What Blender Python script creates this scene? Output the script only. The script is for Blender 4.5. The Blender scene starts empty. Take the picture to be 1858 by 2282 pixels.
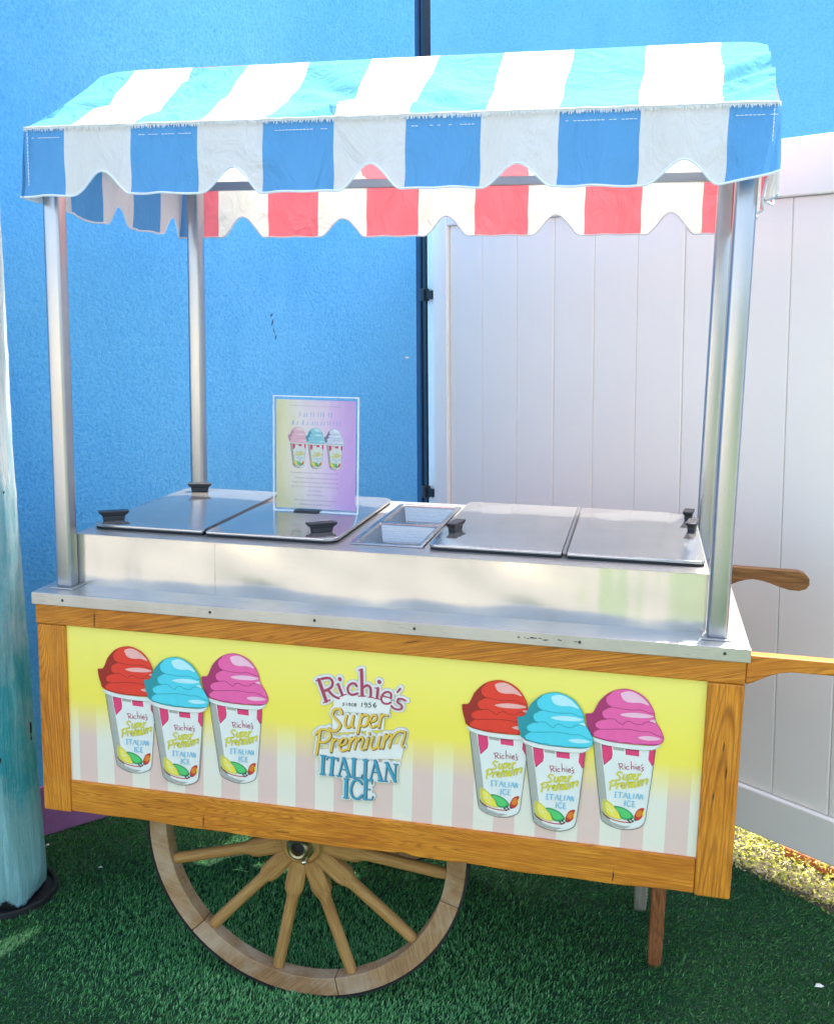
import bpy, bmesh, math, random
import numpy as np
from mathutils import Vector, Matrix

random.seed(7)
RNG = np.random.default_rng(11)
SC = bpy.context.scene
COL = SC.collection
rad = math.radians

# ------------------------------------------------------------------ camera
cam_data = bpy.data.cameras.new("camera")
cam = bpy.data.objects.new("camera", cam_data)
COL.objects.link(cam)
SC.camera = cam
cam_data.sensor_fit = 'VERTICAL'
cam_data.sensor_height = 24.0
cam_data.lens = 24.0 * 2441.12 / 2282.0
cam_data.shift_x = 124.2 / 2282.0
cam_data.shift_y = -27.49 / 2282.0
cam_data.clip_start = 0.05
cam_data.clip_end = 400.0
yaw, pitch, roll = -0.2488, -0.1668, 0.0106
fwd = Vector((math.sin(yaw) * math.cos(pitch), math.cos(yaw) * math.cos(pitch), math.sin(pitch)))
r0 = Vector((math.cos(yaw), -math.sin(yaw), 0.0))
u0 = r0.cross(fwd)
rgt = r0 * math.cos(roll) + u0 * math.sin(roll)
upv = u0 * math.cos(roll) - r0 * math.sin(roll)
mw = Matrix.Identity(4)
for i_ in range(3):
    mw[i_][0], mw[i_][1], mw[i_][2] = rgt[i_], upv[i_], -fwd[i_]
mw[0][3], mw[1][3], mw[2][3] = 1.3667, -2.2553, 1.6659
cam.matrix_world = mw

# ------------------------------------------------------------------ world and sun
SUN = Vector((0.14, 0.48, 1.0)).normalized()
sun_el = math.asin(SUN.z)
sun_az = math.atan2(SUN.x, SUN.y)
world = bpy.data.worlds.new("World")
SC.world = world
world.use_nodes = True
wn = world.node_tree
wn.nodes.clear()
sky = wn.nodes.new('ShaderNodeTexSky')
sky.sky_type = 'NISHITA'
sky.sun_disc = False
sky.sun_elevation = sun_el
sky.sun_rotation = sun_az
sky.air_density = 1.0
sky.dust_density = 5.0
sky.ozone_density = 0.6
bg = wn.nodes.new('ShaderNodeBackground')
bg.inputs['Strength'].default_value = 0.15
wo = wn.nodes.new('ShaderNodeOutputWorld')
wn.links.new(sky.outputs[0], bg.inputs[0])
wn.links.new(bg.outputs[0], wo.inputs[0])

sd = bpy.data.lights.new("sun", 'SUN')
sd.energy = 2.0
sd.angle = rad(0.53)
sd.color = (1.0, 0.96, 0.90)
sun = bpy.data.objects.new("sun", sd)
sun.rotation_euler = SUN.to_track_quat('Z', 'Y').to_euler()
sun.location = (3, 6, 12)
COL.objects.link(sun)

SC.view_settings.view_transform = 'Standard'
SC.view_settings.look = 'None'
SC.view_settings.gamma = 1.0
SC.view_settings.use_curve_mapping = False
SC.view_settings.exposure = 2.28
SC.render.engine = 'CYCLES'
SC.cycles.max_bounces = 10
SC.cycles.transparent_max_bounces = 12
SC.cycles.sample_clamp_indirect = 8.0
SC.cycles.use_denoising = True

# ------------------------------------------------------------------ helpers
def tag(o, label=None, cat=None, group=None, kind=None):
    if label: o['label'] = label
    if cat: o['category'] = cat
    if group: o['group'] = group
    if kind: o['kind'] = kind
    return o

def empty(name, loc=(0, 0, 0), rz=0.0):
    o = bpy.data.objects.new(name, None)
    o.empty_display_size = 0.1
    o.location = loc
    o.rotation_euler = (0, 0, rz)
    COL.objects.link(o)
    return o

def link_mesh(name, me, parent=None):
    o = bpy.data.objects.new(name, me)
    COL.objects.link(o)
    if parent is not None: o.parent = parent
    return o

class MB:
    """collects geometry for one mesh"""
    def __init__(s):
        s.v = []; s.f = []; s.m = []
    def add(s, vs, fs, mi=0):
        b = len(s.v)
        s.v.extend([tuple(v) for v in vs])
        for f in fs:
            s.f.append([i + b for i in f]); s.m.append(mi)
    def box(s, x0, y0, z0, x1, y1, z1, mi=0, M=None):
        vs = [Vector(p) for p in ((x0,y0,z0),(x1,y0,z0),(x1,y1,z0),(x0,y1,z0),(x0,y0,z1),(x1,y0,z1),(x1,y1,z1),(x0,y1,z1))]
        if M is not None: vs = [M @ v for v in vs]
        s.add(vs, [(0,3,2,1),(4,5,6,7),(0,1,5,4),(1,2,6,5),(2,3,7,6),(3,0,4,7)], mi)
    def prism(s, poly, y0, y1, mi=0, axis='y'):
        n = len(poly)
        if axis == 'y':
            vs = [(a, y0, b) for a, b in poly] + [(a, y1, b) for a, b in poly]
        elif axis == 'z':
            vs = [(a, b, y0) for a, b in poly] + [(a, b, y1) for a, b in poly]
        else:
            vs = [(y0, a, b) for a, b in poly] + [(y1, a, b) for a, b in poly]
        fs = [tuple(range(n)), tuple(range(2 * n - 1, n - 1, -1))]
        fs += [(i, i + n, (i + 1) % n + n, (i + 1) % n) for i in range(n)]
        s.add(vs, fs, mi)
    def lathe(s, prof, n=24, mi=0, M=None, a0=0.0, a1=2 * math.pi):
        """prof: list of (r, z) round the z axis"""
        full = abs(a1 - a0 - 2 * math.pi) < 1e-6
        k = n if full else n + 1
        vs = []
        for i in range(k):
            a = a0 + (a1 - a0) * i / n
            for r, z in prof:
                v = Vector((r * math.cos(a), r * math.sin(a), z))
                vs.append(M @ v if M is not None else v)
        m = len(prof); fs = []
        for i in range(n):
            j = (i + 1) % k
            for q in range(m - 1):
                fs.append((i*m+q, j*m+q, j*m+q+1, i*m+q+1))
        s.add(vs, fs, mi)
    def tube(s, pts, r, n=8, mi=0, closed=False):
        pts = [Vector(p) for p in pts]
        N = len(pts); vs = []; fs = []
        rr = r if isinstance(r, (list, tuple)) else [r] * N
        for i, p in enumerate(pts):
            d = (pts[min(i + 1, N - 1)] - pts[max(i - 1, 0)]).normalized()
            a = d.cross(Vector((0, 0, 1)))
            if a.length < 1e-3: a = d.cross(Vector((0, 1, 0)))
            a.normalize(); b = d.cross(a).normalized()
            for k in range(n):
                t = 2 * math.pi * k / n
                vs.append(p + (a * math.cos(t) + b * math.sin(t)) * rr[i])
        for i in range(N - 1):
            for k in range(n):
                fs.append((i*n+k, i*n+(k+1) % n, (i+1)*n+(k+1) % n, (i+1)*n+k))
        fs.append(tuple(range(n - 1, -1, -1))); fs.append(tuple(range((N-1)*n, N*n)))
        s.add(vs, fs, mi)
    def mesh(s, name, mats, smooth=False, bevel=0.0, bseg=2, angle=40):
        me = bpy.data.meshes.new(name)
        me.from_pydata(s.v, [], s.f)
        me.polygons.foreach_set('material_index', s.m)
        for m in (mats if isinstance(mats, (list, tuple)) else [mats]): me.materials.append(m)
        bm = bmesh.new(); bm.from_mesh(me)
        bmesh.ops.recalc_face_normals(bm, faces=bm.faces)
        if bevel > 0:
            es = [e for e in bm.edges if len(e.link_faces) == 2 and e.calc_face_angle(0) > rad(angle)]
            bmesh.ops.bevel(bm, geom=es, offset=bevel, segments=bseg, profile=0.5, affect='EDGES', clamp_overlap=True)
        bm.to_mesh(me); bm.free()
        if smooth:
            me.polygons.foreach_set('use_smooth', [True] * len(me.polygons))
            try: me.set_sharp_from_angle(angle=rad(35))
            except Exception: pass
        me.update()
        return me
    def obj(s, name, mats, parent=None, **k):
        return link_mesh(name, s.mesh(name, mats, **k), parent)

def copy_obj(o, parent, M=None):
    c = o.copy(); COL.objects.link(c); c.parent = parent
    if M is not None: c.matrix_local = M
    return c

# ------------------------------------------------------------------ materials
def new_mat(name):
    m = bpy.data.materials.new(name); m.use_nodes = True
    nt = m.node_tree; nt.nodes.clear()
    out = nt.nodes.new('ShaderNodeOutputMaterial')
    return m, nt, out

def nd(nt, t, **k):
    n = nt.nodes.new(t)
    for a, v in k.items():
        if a.startswith('i_'):
            n.inputs[a[2:].replace('_', ' ')].default_value = v
        else: setattr(n, a, v)
    return n

def coords(nt, scale=(1, 1, 1), rot=(0, 0, 0), kind='Object', loc=(0, 0, 0)):
    tc = nd(nt, 'ShaderNodeTexCoord'); mp = nd(nt, 'ShaderNodeMapping')
    mp.inputs['Scale'].default_value = scale; mp.inputs['Rotation'].default_value = rot; mp.inputs['Location'].default_value = loc
    nt.links.new(tc.outputs[kind], mp.inputs[0])
    return mp.outputs[0]

def noise(nt, vec, scale, detail=4, rough=0.55, dist=0.0):
    n = nd(nt, 'ShaderNodeTexNoise'); n.inputs['Scale'].default_value = scale
    n.inputs['Detail'].default_value = detail; n.inputs['Roughness'].default_value = rough; n.inputs['Distortion'].default_value = dist
    nt.links.new(vec, n.inputs['Vector']); return n.outputs['Fac']

def ramp(nt, fac, stops):
    r = nd(nt, 'ShaderNodeValToRGB'); e = r.color_ramp.elements
    while len(e) < len(stops): e.new(0.5)
    for k, (p, c) in zip(e, stops):
        k.position = p; k.color = (c[0], c[1], c[2], 1) if len(c) == 3 else c
    nt.links.new(fac, r.inputs[0]); return r.outputs[0]

def math_n(nt, op, a, b=None):
    n = nd(nt, 'ShaderNodeMath', operation=op)
    for i, x in enumerate((a, b)):
        if x is None: continue
        if isinstance(x, (int, float)): n.inputs[i].default_value = x
        else: nt.links.new(x, n.inputs[i])
    return n.outputs[0]

def mixc(nt, fac, a, b, mode='MIX'):
    n = nd(nt, 'ShaderNodeMix', data_type='RGBA', blend_type=mode)
    for i, x in ((0, fac), (6, a), (7, b)):
        if isinstance(x, (int, float)): n.inputs[i].default_value = x
        elif isinstance(x, tuple): n.inputs[i].default_value = (x[0], x[1], x[2], 1)
        else: nt.links.new(x, n.inputs[i])
    return n.outputs[2]

def bump(nt, h, strength=0.3, dist=0.01, prev=None):
    b = nd(nt, 'ShaderNodeBump'); b.inputs['Strength'].default_value = strength; b.inputs['Distance'].default_value = dist
    nt.links.new(h, b.inputs['Height'])
    if prev is not None: nt.links.new(prev, b.inputs['Normal'])
    return b.outputs[0]

def principled(nt, out, col, rough=0.5, metal=0.0, nrm=None, spec=0.5):
    p = nd(nt, 'ShaderNodeBsdfPrincipled')
    for key, x in (('Base Color', col), ('Roughness', rough), ('Metallic', metal), ('Specular IOR Level', spec)):
        if isinstance(x, (int, float)): p.inputs[key].default_value = x
        elif isinstance(x, tuple): p.inputs[key].default_value = (x[0], x[1], x[2], 1)
        else: nt.links.new(x, p.inputs[key])
    if nrm is not None: nt.links.new(nrm, p.inputs['Normal'])
    nt.links.new(p.outputs[0], out.inputs['Surface'])
    return p

def plain(name, c, rough=0.5, metal=0.0, var=0.12, scale=20, bumpk=0.0, spec=0.5):
    m, nt, out = new_mat(name)
    v = coords(nt)
    n = noise(nt, v, scale)
    c0 = tuple(x * (1 - var) for x in c); c1 = tuple(min(1, x * (1 + var)) for x in c)
    col = ramp(nt, n, [(0.3, c0), (0.7, c1)])
    nr = bump(nt, noise(nt, v, scale * 6), bumpk, 0.002) if bumpk else None
    principled(nt, out, col, rough, metal, nr, spec)
    return m

def wood(name, light, mid, dark, axis='x', rough=0.5, grain=1.0, tilt=0.0, weather=None):
    """long grain along the given axis"""
    m, nt, out = new_mat(name)
    st = {'x': (1.3, 22, 22), 'z': (22, 22, 1.3), 'y': (22, 1.3, 22)}[axis]
    rot = (0, tilt, 0)
    oi = nd(nt, 'ShaderNodeObjectInfo')
    tc = nd(nt, 'ShaderNodeTexCoord')
    add = nd(nt, 'ShaderNodeVectorMath', operation='ADD')
    rnd = nd(nt, 'ShaderNodeVectorMath', operation='SCALE'); rnd.inputs[0].default_value = (1.7, 2.3, 3.1)
    nt.links.new(oi.outputs['Random'], rnd.inputs['Scale'])
    nt.links.new(tc.outputs['Object'], add.inputs[0]); nt.links.new(rnd.outputs[0], add.inputs[1])
    mp0 = nd(nt, 'ShaderNodeMapping'); mp0.inputs['Rotation'].default_value = rot
    nt.links.new(add.outputs[0], mp0.inputs[0])
    mp = nd(nt, 'ShaderNodeMapping'); mp.inputs['Scale'].default_value = st
    nt.links.new(mp0.outputs[0], mp.inputs[0])
    low = nd(nt, 'ShaderNodeMapping'); low.inputs['Scale'].default_value = tuple(x * 0.28 for x in st)
    nt.links.new(mp0.outputs[0], low.inputs[0])
    swirl = noise(nt, low.outputs[0], 1.0, 3, 0.5, 0.6)
    w = math_n(nt, 'SINE', math_n(nt, 'MULTIPLY', swirl, 470.0 * grain))
    w = math_n(nt, 'MULTIPLY_ADD', w, 0.5); w.node.inputs[2].default_value = 0.5
    w = math_n(nt, 'POWER', w, 3.0)
    fine = noise(nt, mp.outputs[0], 9.0, 6, 0.75)
    patch = noise(nt, mp0.outputs[0], 5.0, 3, 0.5)
    col = ramp(nt, fine, [(0.36, (mid[0]*.8, mid[1]*.7, mid[2]*.6)), (0.5, mid), (0.66, light)])
    lm = math_n(nt, 'MULTIPLY', w, ramp(nt, noise(nt, mp0.outputs[0], 9.0, 5, 0.6), [(0.3, (0.22, 0.22, 0.22)), (0.65, (0.62, 0.62, 0.62))]))
    col = mixc(nt, lm, col, dark)
    col = mixc(nt, ramp(nt, patch, [(0.45, (0, 0, 0)), (0.8, (0.4, 0.4, 0.4))]), col, mid, 'MULTIPLY')
    # cracks and knots
    ck = noise(nt, mp.outputs[0], 1.6, 5, 0.75, 1.5)
    col = mixc(nt, ramp(nt, ck, [(0.655, (0, 0, 0)), (0.69, (0.85, 0.85, 0.85))]), col, (dark[0]*.18, dark[1]*.15, dark[2]*.15))
    if weather:
        wn_ = noise(nt, mp0.outputs[0], 7.0, 5, 0.65)
        col = mixc(nt, ramp(nt, wn_, [(0.45, (0, 0, 0)), (0.65, (0.7, 0.7, 0.7))]), col, weather)
    nr = bump(nt, fine, 0.35, 0.002)
    nr = bump(nt, w, -0.25, 0.0015, nr)
    principled(nt, out, col, rough, 0.0, nr, 0.35)
    return m

def steel(name, c=(0.62, 0.63, 0.64), rough=0.25, brush=(1, 1, 60), wavy=0.0, wscale=(1.5, 1, 5), dirt=0.15, satin=0.0, bk=0.06):
    m, nt, out = new_mat(name)
    v = coords(nt, brush)
    n = noise(nt, v, 14, 3, 0.6)
    d = noise(nt, coords(nt), 6, 5, 0.65)
    col = mixc(nt, ramp(nt, d, [(0.45, (0, 0, 0)), (0.75, (dirt, dirt, dirt))]), (c[0], c[1], c[2]), (c[0]*.5, c[1]*.48, c[2]*.42))
    r = math_n(nt, 'MULTIPLY_ADD', n, 0.16); r.node.inputs[2].default_value = rough - 0.08
    nr = bump(nt, n, bk, 0.001)
    if wavy > 0:
        wv = noise(nt, coords(nt, wscale), 2.2, 2, 0.5)
        nr = bump(nt, wv, wavy, 0.02, nr)
    principled(nt, out, col, r, 1.0, nr)
    if satin > 0:
        g1 = out.inputs[0].links[0].from_node
        d1 = nd(nt, 'ShaderNodeBsdfDiffuse'); d1.inputs[0].default_value = (0.62, 0.60, 0.56, 1); nt.links.new(nr, d1.inputs['Normal'])
        mx = nd(nt, 'ShaderNodeMixShader'); mx.inputs[0].default_value = satin
        nt.links.new(g1.outputs[0], mx.inputs[1]); nt.links.new(d1.outputs[0], mx.inputs[2]); nt.links.new(mx.outputs[0], out.inputs[0])
    return m

def cloth(name, c, trans=0.35, dirt=(0.7, 0.66, 0.58)):
    m, nt, out = new_mat(name)
    v = coords(nt)
    n = noise(nt, v, 9, 5, 0.6)
    col = mixc(nt, ramp(nt, n, [(0.4, (0, 0, 0)), (0.8, (0.35, 0.35, 0.35))]), (c[0], c[1], c[2]), dirt, 'MULTIPLY')
    wv = nd(nt, 'ShaderNodeTexWave', wave_type='BANDS', bands_direction='X'); wv.inputs['Scale'].default_value = 260
    wz = nd(nt, 'ShaderNodeTexWave', wave_type='BANDS', bands_direction='Z'); wz.inputs['Scale'].default_value = 260
    nt.links.new(v, wv.inputs[0]); nt.links.new(v, wz.inputs[0])
    wsum = math_n(nt, 'ADD', wv.outputs['Fac'], wz.outputs['Fac'])
    nr = bump(nt, wsum, 0.12, 0.0006)
    cr = noise(nt, coords(nt, (1, 1, 0.45), (0.0, 0.5, 0.3)), 11, 4, 0.55, 1.6)
    nr = bump(nt, cr, 0.85, 0.016, nr)
    a = nd(nt, 'ShaderNodeBsdfDiffuse'); b = nd(nt, 'ShaderNodeBsdfTranslucent'); mx = nd(nt, 'ShaderNodeMixShader')
    mx.inputs[0].default_value = trans
    nt.links.new(col, a.inputs[0]); nt.links.new(col, b.inputs[0])
    nt.links.new(nr, a.inputs['Normal']); nt.links.new(nr, b.inputs['Normal'])
    nt.links.new(a.outputs[0], mx.inputs[1]); nt.links.new(b.outputs[0], mx.inputs[2]); nt.links.new(mx.outputs[0], out.inputs[0])
    return m

M_RAIL = wood('oiled_oak_rail', (0.76, 0.31, 0.030), (0.60, 0.215, 0.018), (0.18, 0.05, 0.006), 'x', 0.5, 0.9, 0.22)
M_RAIL2 = wood('oiled_oak_lower_rail', (0.80, 0.335, 0.030), (0.64, 0.235, 0.018), (0.20, 0.055, 0.007), 'x', 0.5, 1.2)
M_STILE = wood('oiled_oak_stile', (0.80, 0.325, 0.030), (0.64, 0.235, 0.018), (0.22, 0.06, 0.008), 'z', 0.5, 1.0)
M_HANDLE = wood('dark_oak_handle', (0.42, 0.20, 0.06), (0.28, 0.12, 0.035), (0.10, 0.04, 0.012), 'x', 0.5, 0.8)
M_LEG = wood('reddish_leg_wood', (0.42, 0.17, 0.06), (0.30, 0.11, 0.04), (0.10, 0.035, 0.015), 'z', 0.55, 1.0)
M_LEG2 = wood('grey_leg_wood', (0.34, 0.33, 0.25), (0.26, 0.25, 0.19), (0.14, 0.13, 0.10), 'z', 0.7, 1.0)
M_WHEEL = wood('weathered_wheel_wood', (0.52, 0.33, 0.155), (0.42, 0.25, 0.11), (0.30, 0.16, 0.07), 'x', 0.65, 0.22, 0.0, (0.54, 0.42, 0.28))
M_SPOKE = wood('wheel_spoke_wood', (0.58, 0.34, 0.115), (0.48, 0.265, 0.08), (0.34, 0.17, 0.05), 'z', 0.6, 0.3)
M_STEEL = steel('brushed_stainless_steel', (0.58, 0.575, 0.545), 0.17, (1, 1, 60), 0.75, (3.2, 1, 0.3), 0.25, 0.10, 0.010)
M_LID = steel('stainless_lid_steel', (0.50, 0.50, 0.49), 0.11, (40, 1, 1), 0.10, (2, 2, 1), 0.25, 0.14)
M_POST = steel('stainless_post_steel', (0.47, 0.48, 0.50), 0.31, (60, 60, 1), 0.0)
M_TRAY = steel('stainless_counter_steel', (0.46, 0.46, 0.44), 0.30, (1, 60, 60), 0.12, (2, 2, 2), 0.5, 0.22)
M_PAN = steel('stainless_pan_steel', (0.36, 0.365, 0.37), 0.26, (1, 1, 30), 0.0)
M_BLACK = plain('black_plastic', (0.018, 0.02, 0.024), 0.42)
M_RUBBER = plain('black_rubber', (0.012, 0.014, 0.014), 0.75, bumpk=0.3)
M_CHROME = steel('zinc_hub_metal', (0.42, 0.38, 0.24), 0.36, (10, 10, 10), 0.0, dirt=0.8)
C_BLUE = cloth('blue_awning_cloth', (0.125, 0.375, 0.69), 0.24, (0.85, 0.85, 0.85))
C_WHITE = cloth('white_awning_cloth', (0.72, 0.74, 0.73), 0.20, (0.93, 0.92, 0.88))
C_CREAM = cloth('cream_awning_cloth', (0.74, 0.74, 0.66), 0.30, (0.82, 0.80, 0.72))
C_RED = cloth('red_awning_cloth', (0.74, 0.17, 0.20), 0.32, (0.85, 0.8, 0.8))
C_HEM = plain('awning_hem_piping', (0.70, 0.77, 0.84), 0.7, var=0.06)

# ------------------------------------------------------------------ surroundings: ground, walls
def wall_material(name, base, dark, light, scale=1.0):
    m, nt, out = new_mat(name)
    v = coords(nt)
    n1 = noise(nt, v, 95 * scale, 4, 0.65)
    n2 = noise(nt, v, 1.1, 4, 0.55)
    n3 = noise(nt, v, 260 * scale, 2, 0.5)
    col = ramp(nt, n1, [(0.30, dark), (0.48, base), (0.72, light)])
    col = mixc(nt, ramp(nt, n2, [(0.35, (0, 0, 0)), (0.68, (0.55, 0.55, 0.55))]), col, light)
    n4 = noise(nt, coords(nt, (1, 1, 0.35), (0.5, 0.3, 0)), 2.4, 5, 0.6, 0.8)
    col = mixc(nt, ramp(nt, n4, [(0.5, (0, 0, 0)), (0.75, (0.45, 0.45, 0.45))]), col, dark)
    mk = noise(nt, coords(nt, (1, 1, 1), (0, 0, 0), 'Object', (3, 1, 2)), 2.2, 7, 0.8)
    col = mixc(nt, ramp(nt, mk, [(0.735, (0, 0, 0)), (0.745, (0.4, 0.4, 0.4))]), col, (dark[0]*.3, dark[1]*.3, dark[2]*.35))
    nr = bump(nt, n1, 0.75, 0.006)
    nr = bump(nt, n3, 0.3, 0.002, nr)
    principled(nt, out, col, 0.75, 0.0, nr, 0.3)
    return m
M_WALL = wall_material('blue_stucco', (0.10, 0.45, 0.85), (0.055, 0.33, 0.74), (0.17, 0.54, 0.90))
M_WALL2 = wall_material('light_blue_stucco', (0.12, 0.40, 0.80), (0.09, 0.32, 0.70), (0.17, 0.47, 0.84), 0.8)
M_PINK = plain('mauve_skirting_paint', (0.36, 0.13, 0.34), 0.6, var=0.2, scale=9)

def ground_mat():
    m, nt, out = new_mat('sandy_ground')
    v = coords(nt); a = noise(nt, v, 3, 6, 0.6); b = noise(nt, v, 60, 3, 0.6)
    col = ramp(nt, a, [(0.3, (0.19, 0.185, 0.17)), (0.7, (0.27, 0.265, 0.24))])
    principled(nt, out, col, 0.9, 0, bump(nt, b, 0.5, 0.01), 0.2); return m
g = MB(); g.add([(-60, -60, -0.02), (60, -60, -0.02), (60, 60, -0.02), (-60, 60, -0.02)], [(0, 1, 2, 3)])
tag(g.obj('ground', ground_mat()), kind='structure')
g = MB(); g.add([(1.15, -12, -0.012), (9, -12, -0.012), (9, -2.9, -0.012), (1.5, -2.9, -0.012)], [(0, 1, 2, 3)])
tag(g.obj('lawn', plain('mown_lawn', (0.15, 0.19, 0.115), 0.9, var=0.4, scale=6)), kind='structure')

WA = rad(54.0)                                    # blue hut wall runs along this direction
WT = Vector((math.cos(WA), math.sin(WA), 0)); WN = Vector((math.sin(WA), -math.cos(WA), 0))   # normal faces the cart
WP = Vector((-0.355, 0.795, 0))
s_c = (Vector((0.53, 2.085, 0)) - WP).dot(WT)
def wpt(s, d, z):
    p = WP + WT * s + WN * d
    return (p.x, p.y, z)
def wall_box(mb, s0, s1, d0, d1, z0, z1, mi=0):
    a, c = s1 + (1.7 - z0) * 0.033, s1 + (1.7 - z1) * 0.033
    vs = [wpt(s0, d0, z0), wpt(a, d0, z0), wpt(a, d1, z0), wpt(s0, d1, z0), wpt(s0, d0, z1), wpt(c, d0, z1), wpt(c, d1, z1), wpt(s0, d1, z1)]
    mb.add(vs, [(0,3,2,1),(4,5,6,7),(0,1,5,4),(1,2,6,5),(2,3,7,6),(3,0,4,7)], mi)
hut = empty('blue_building', wpt(-1, 0, 0))
tag(hut, 'bright blue stucco building wall with mauve skirting, left behind the cart', 'building')
hut_m = Matrix.Translation(Vector(hut.location)).inverted()
def hut_part(mb, name, mats, **k):
    o = mb.obj(name, mats, hut, **k); o.matrix_local = hut_m; return o
w = MB(); wall_box(w, -3.2, 1.460, -2.4, 0.0, 0.0, 3.0); hut_part(w, 'wall', M_WALL)
w = MB(); wall_box(w, -3.2, 1.456, 0.001, 0.014, 0.004, 0.172); hut_part(w, 'skirting_board', M_PINK, bevel=0.003)
# chipped scar and pale blob on the stucco
w = MB()
for (s, z, a, l) in ((0.0, 0, 1.2, 0.030), (0.006, -0.03, 1.9, 0.034), (-0.004, 0.025, 0.9, 0.02), (0.014, -0.052, 1.3, 0.02)):
    c0 = (Vector((0.104, 1.427, 0)) - WP).dot(WT) + s
    h = 1.638 + z
    dx, dz = math.cos(a) * l / 2, math.sin(a) * l / 2
    w.add([wpt(c0 - dx, 0.0015, h - dz), wpt(c0 + 0.003, 0.0015, h - 0.002), wpt(c0 + dx, 0.0015, h + dz), wpt(c0 - 0.003, 0.0015, h + 0.003)], [(0, 1, 2, 3)])
hut_part(w, 'wall_scar', plain('bare_dark_scar', (0.05, 0.12, 0.24), 0.9))
w = MB(); c0 = (Vector((0.489, 1.957, 0)) - WP).dot(WT) - 0.03
wall_box(w, c0, c0 + 0.008, 0.0, 0.006, 1.503, 1.509); hut_part(w, 'wall_screw', plain('white_screw', (0.8, 0.8, 0.8), 0.4))

# fence frame of reference
FA = rad(-38.0); FT = Vector((math.cos(FA), math.sin(FA), 0)); FN = Vector((math.sin(FA), -math.cos(FA), 0))
FP = Vector((0.53, 2.085, 0))
def fbox(mb, s0, s1, d0, d1, z0, z1, mi=0):
    def q(s, d, z):
        p = FP + FT * (s + (1.7 - z) * 0.042) + FN * d; return (p.x, p.y, z)
    vs = [q(s0, d0, z0), q(s1, d0, z0), q(s1, d1, z0), q(s0, d1, z0), q(s0, d0, z1), q(s1, d0, z1), q(s1, d1, z1), q(s0, d1, z1)]
    mb.add(vs, [(0,3,2,1),(4,5,6,7),(0,1,5,4),(1,2,6,5),(2,3,7,6),(3,0,4,7)], mi)
# second blue wall, set back behind the gate
fw = MB(); fbox(fw, -2.6, 8.0, -2.8, -2.3, 0.0, 4.05)
o = fw.obj('blue_wall', M_WALL2)
tag(o, 'paler blue stucco wall rising behind the white gate at the upper right', 'wall')

# dark corner post
M_NAVY = plain('dark_navy_metal', (0.018, 0.035, 0.075), 0.35, 0.3)
pp = empty('corner_post', (0.53, 2.085, 0)); tag(pp, 'tall dark navy metal post between the blue wall and the white gate', 'post')
b = MB(); fbox(b, -0.073, -0.034, -0.03, 0.01, 0.0, 3.6); o = b.obj('post_tube', M_NAVY, pp, bevel=0.005); o.matrix_local = Matrix.Translation((-0.53, -2.085, 0))
b = MB(); fbox(b, -0.032, -0.008, -0.03, 0.004, 0.0, 3.6); o = b.obj('post_flange', plain('black_metal', (0.012, 0.016, 0.022), 0.4, 0.2), pp, bevel=0.003); o.matrix_local = Matrix.Translation((-0.53, -2.085, 0))

# white vinyl gate
def vinyl():
    m, nt, out = new_mat('white_vinyl')
    v = coords(nt); n = noise(nt, v, 2.2, 4, 0.6); s = noise(nt, coords(nt, (1, 1, 0.5)), 11, 6, 0.75, 0.6)
    col = ramp(nt, n, [(0.3, (0.90, 0.865, 0.79)), (0.7, (0.93, 0.895, 0.82))])
    col = mixc(nt, ramp(nt, s, [(0.70, (0, 0, 0)), (0.78, (0.28, 0.28, 0.28))]), col, (0.38, 0.36, 0.38))
    principled(nt, out, col, 0.38, 0, bump(nt, noise(nt, v, 3, 2), 0.12, 0.01), 0.5); return m
M_VINYL = vinyl()
gate = empty('vinyl_gate', (0.53, 2.085, 0)); tag(gate, 'tall white vinyl privacy gate of tongue and groove boards', 'gate')
G_M = Matrix.Translation((-0.53, -2.085, 0))
def gpart(mb, name, mat=None, parent=None, **k):
    o = mb.obj(name, mat or M_VINYL, parent or gate, **k); o.matrix_local = G_M if parent is None else Matrix.Identity(4); return o
GEND = 2.66
b = MB(); fbox(b, -0.006, 0.050, -0.035, 0.0, 0.05, 2.15); gpart(b, 'hinge_post', bevel=0.003)
b = MB(); fbox(b, 0.056, 0.135, -0.02, 0.025, 0.112, 2.166); gpart(b, 'frame_stile', bevel=0.004)
b = MB(); fbox(b, GEND, GEND + 0.09, -0.02, 0.025, 0.112, 2.166); gpart(b, 'frame_stile', bevel=0.004)
b = MB(); fbox(b, 0.137, GEND - 0.002, -0.02, 0.025, 2.007, 2.166); gpart(b, 'top_rail', bevel=0.005)
b = MB(); fbox(b, 0.137, GEND - 0.002, -0.02, 0.025, 0.112, 0.250); gpart(b, 'bottom_rail', bevel=0.006)
k = 0; s = 0.1385
first = None
while s < GEND - 0.01:
    e = min(s + 0.1770, GEND - 0.003)
    if first is None or e - s < 0.17:
        b = MB(); fbox(b, 0, e - s, -0.004, 0.010, 0.252, 2.005)
        me = b.mesh('board', M_VINYL, bevel=0.004, bseg=2)
        if first is None: first = me
    else: me = first
    o = link_mesh('board', me, gate)
    o.matrix_local = G_M @ Matrix.Translation(FT * s + FN * RNG.uniform(-0.0006, 0.0006))
    s += 0.1790
b = MB(); fbox(b, 0.137, GEND - 0.002, -0.010, -0.0006 - 0.0036, 0.252, 2.005); gpart(b, 'tongue_backing')
M_HB = plain('black_hinge', (0.012, 0.014, 0.018), 0.45)
for z in (1.748, 0.965):
    b = MB(); fbox(b, -0.008, 0.050, 0.012, 0.026, z - 0.017, z + 0.017); fbox(b, -0.012, 0.012, 0.004, 0.034, z - 0.024, z + 0.024)
    gpart(b, 'hinge', M_HB, bevel=0.003)

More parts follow.
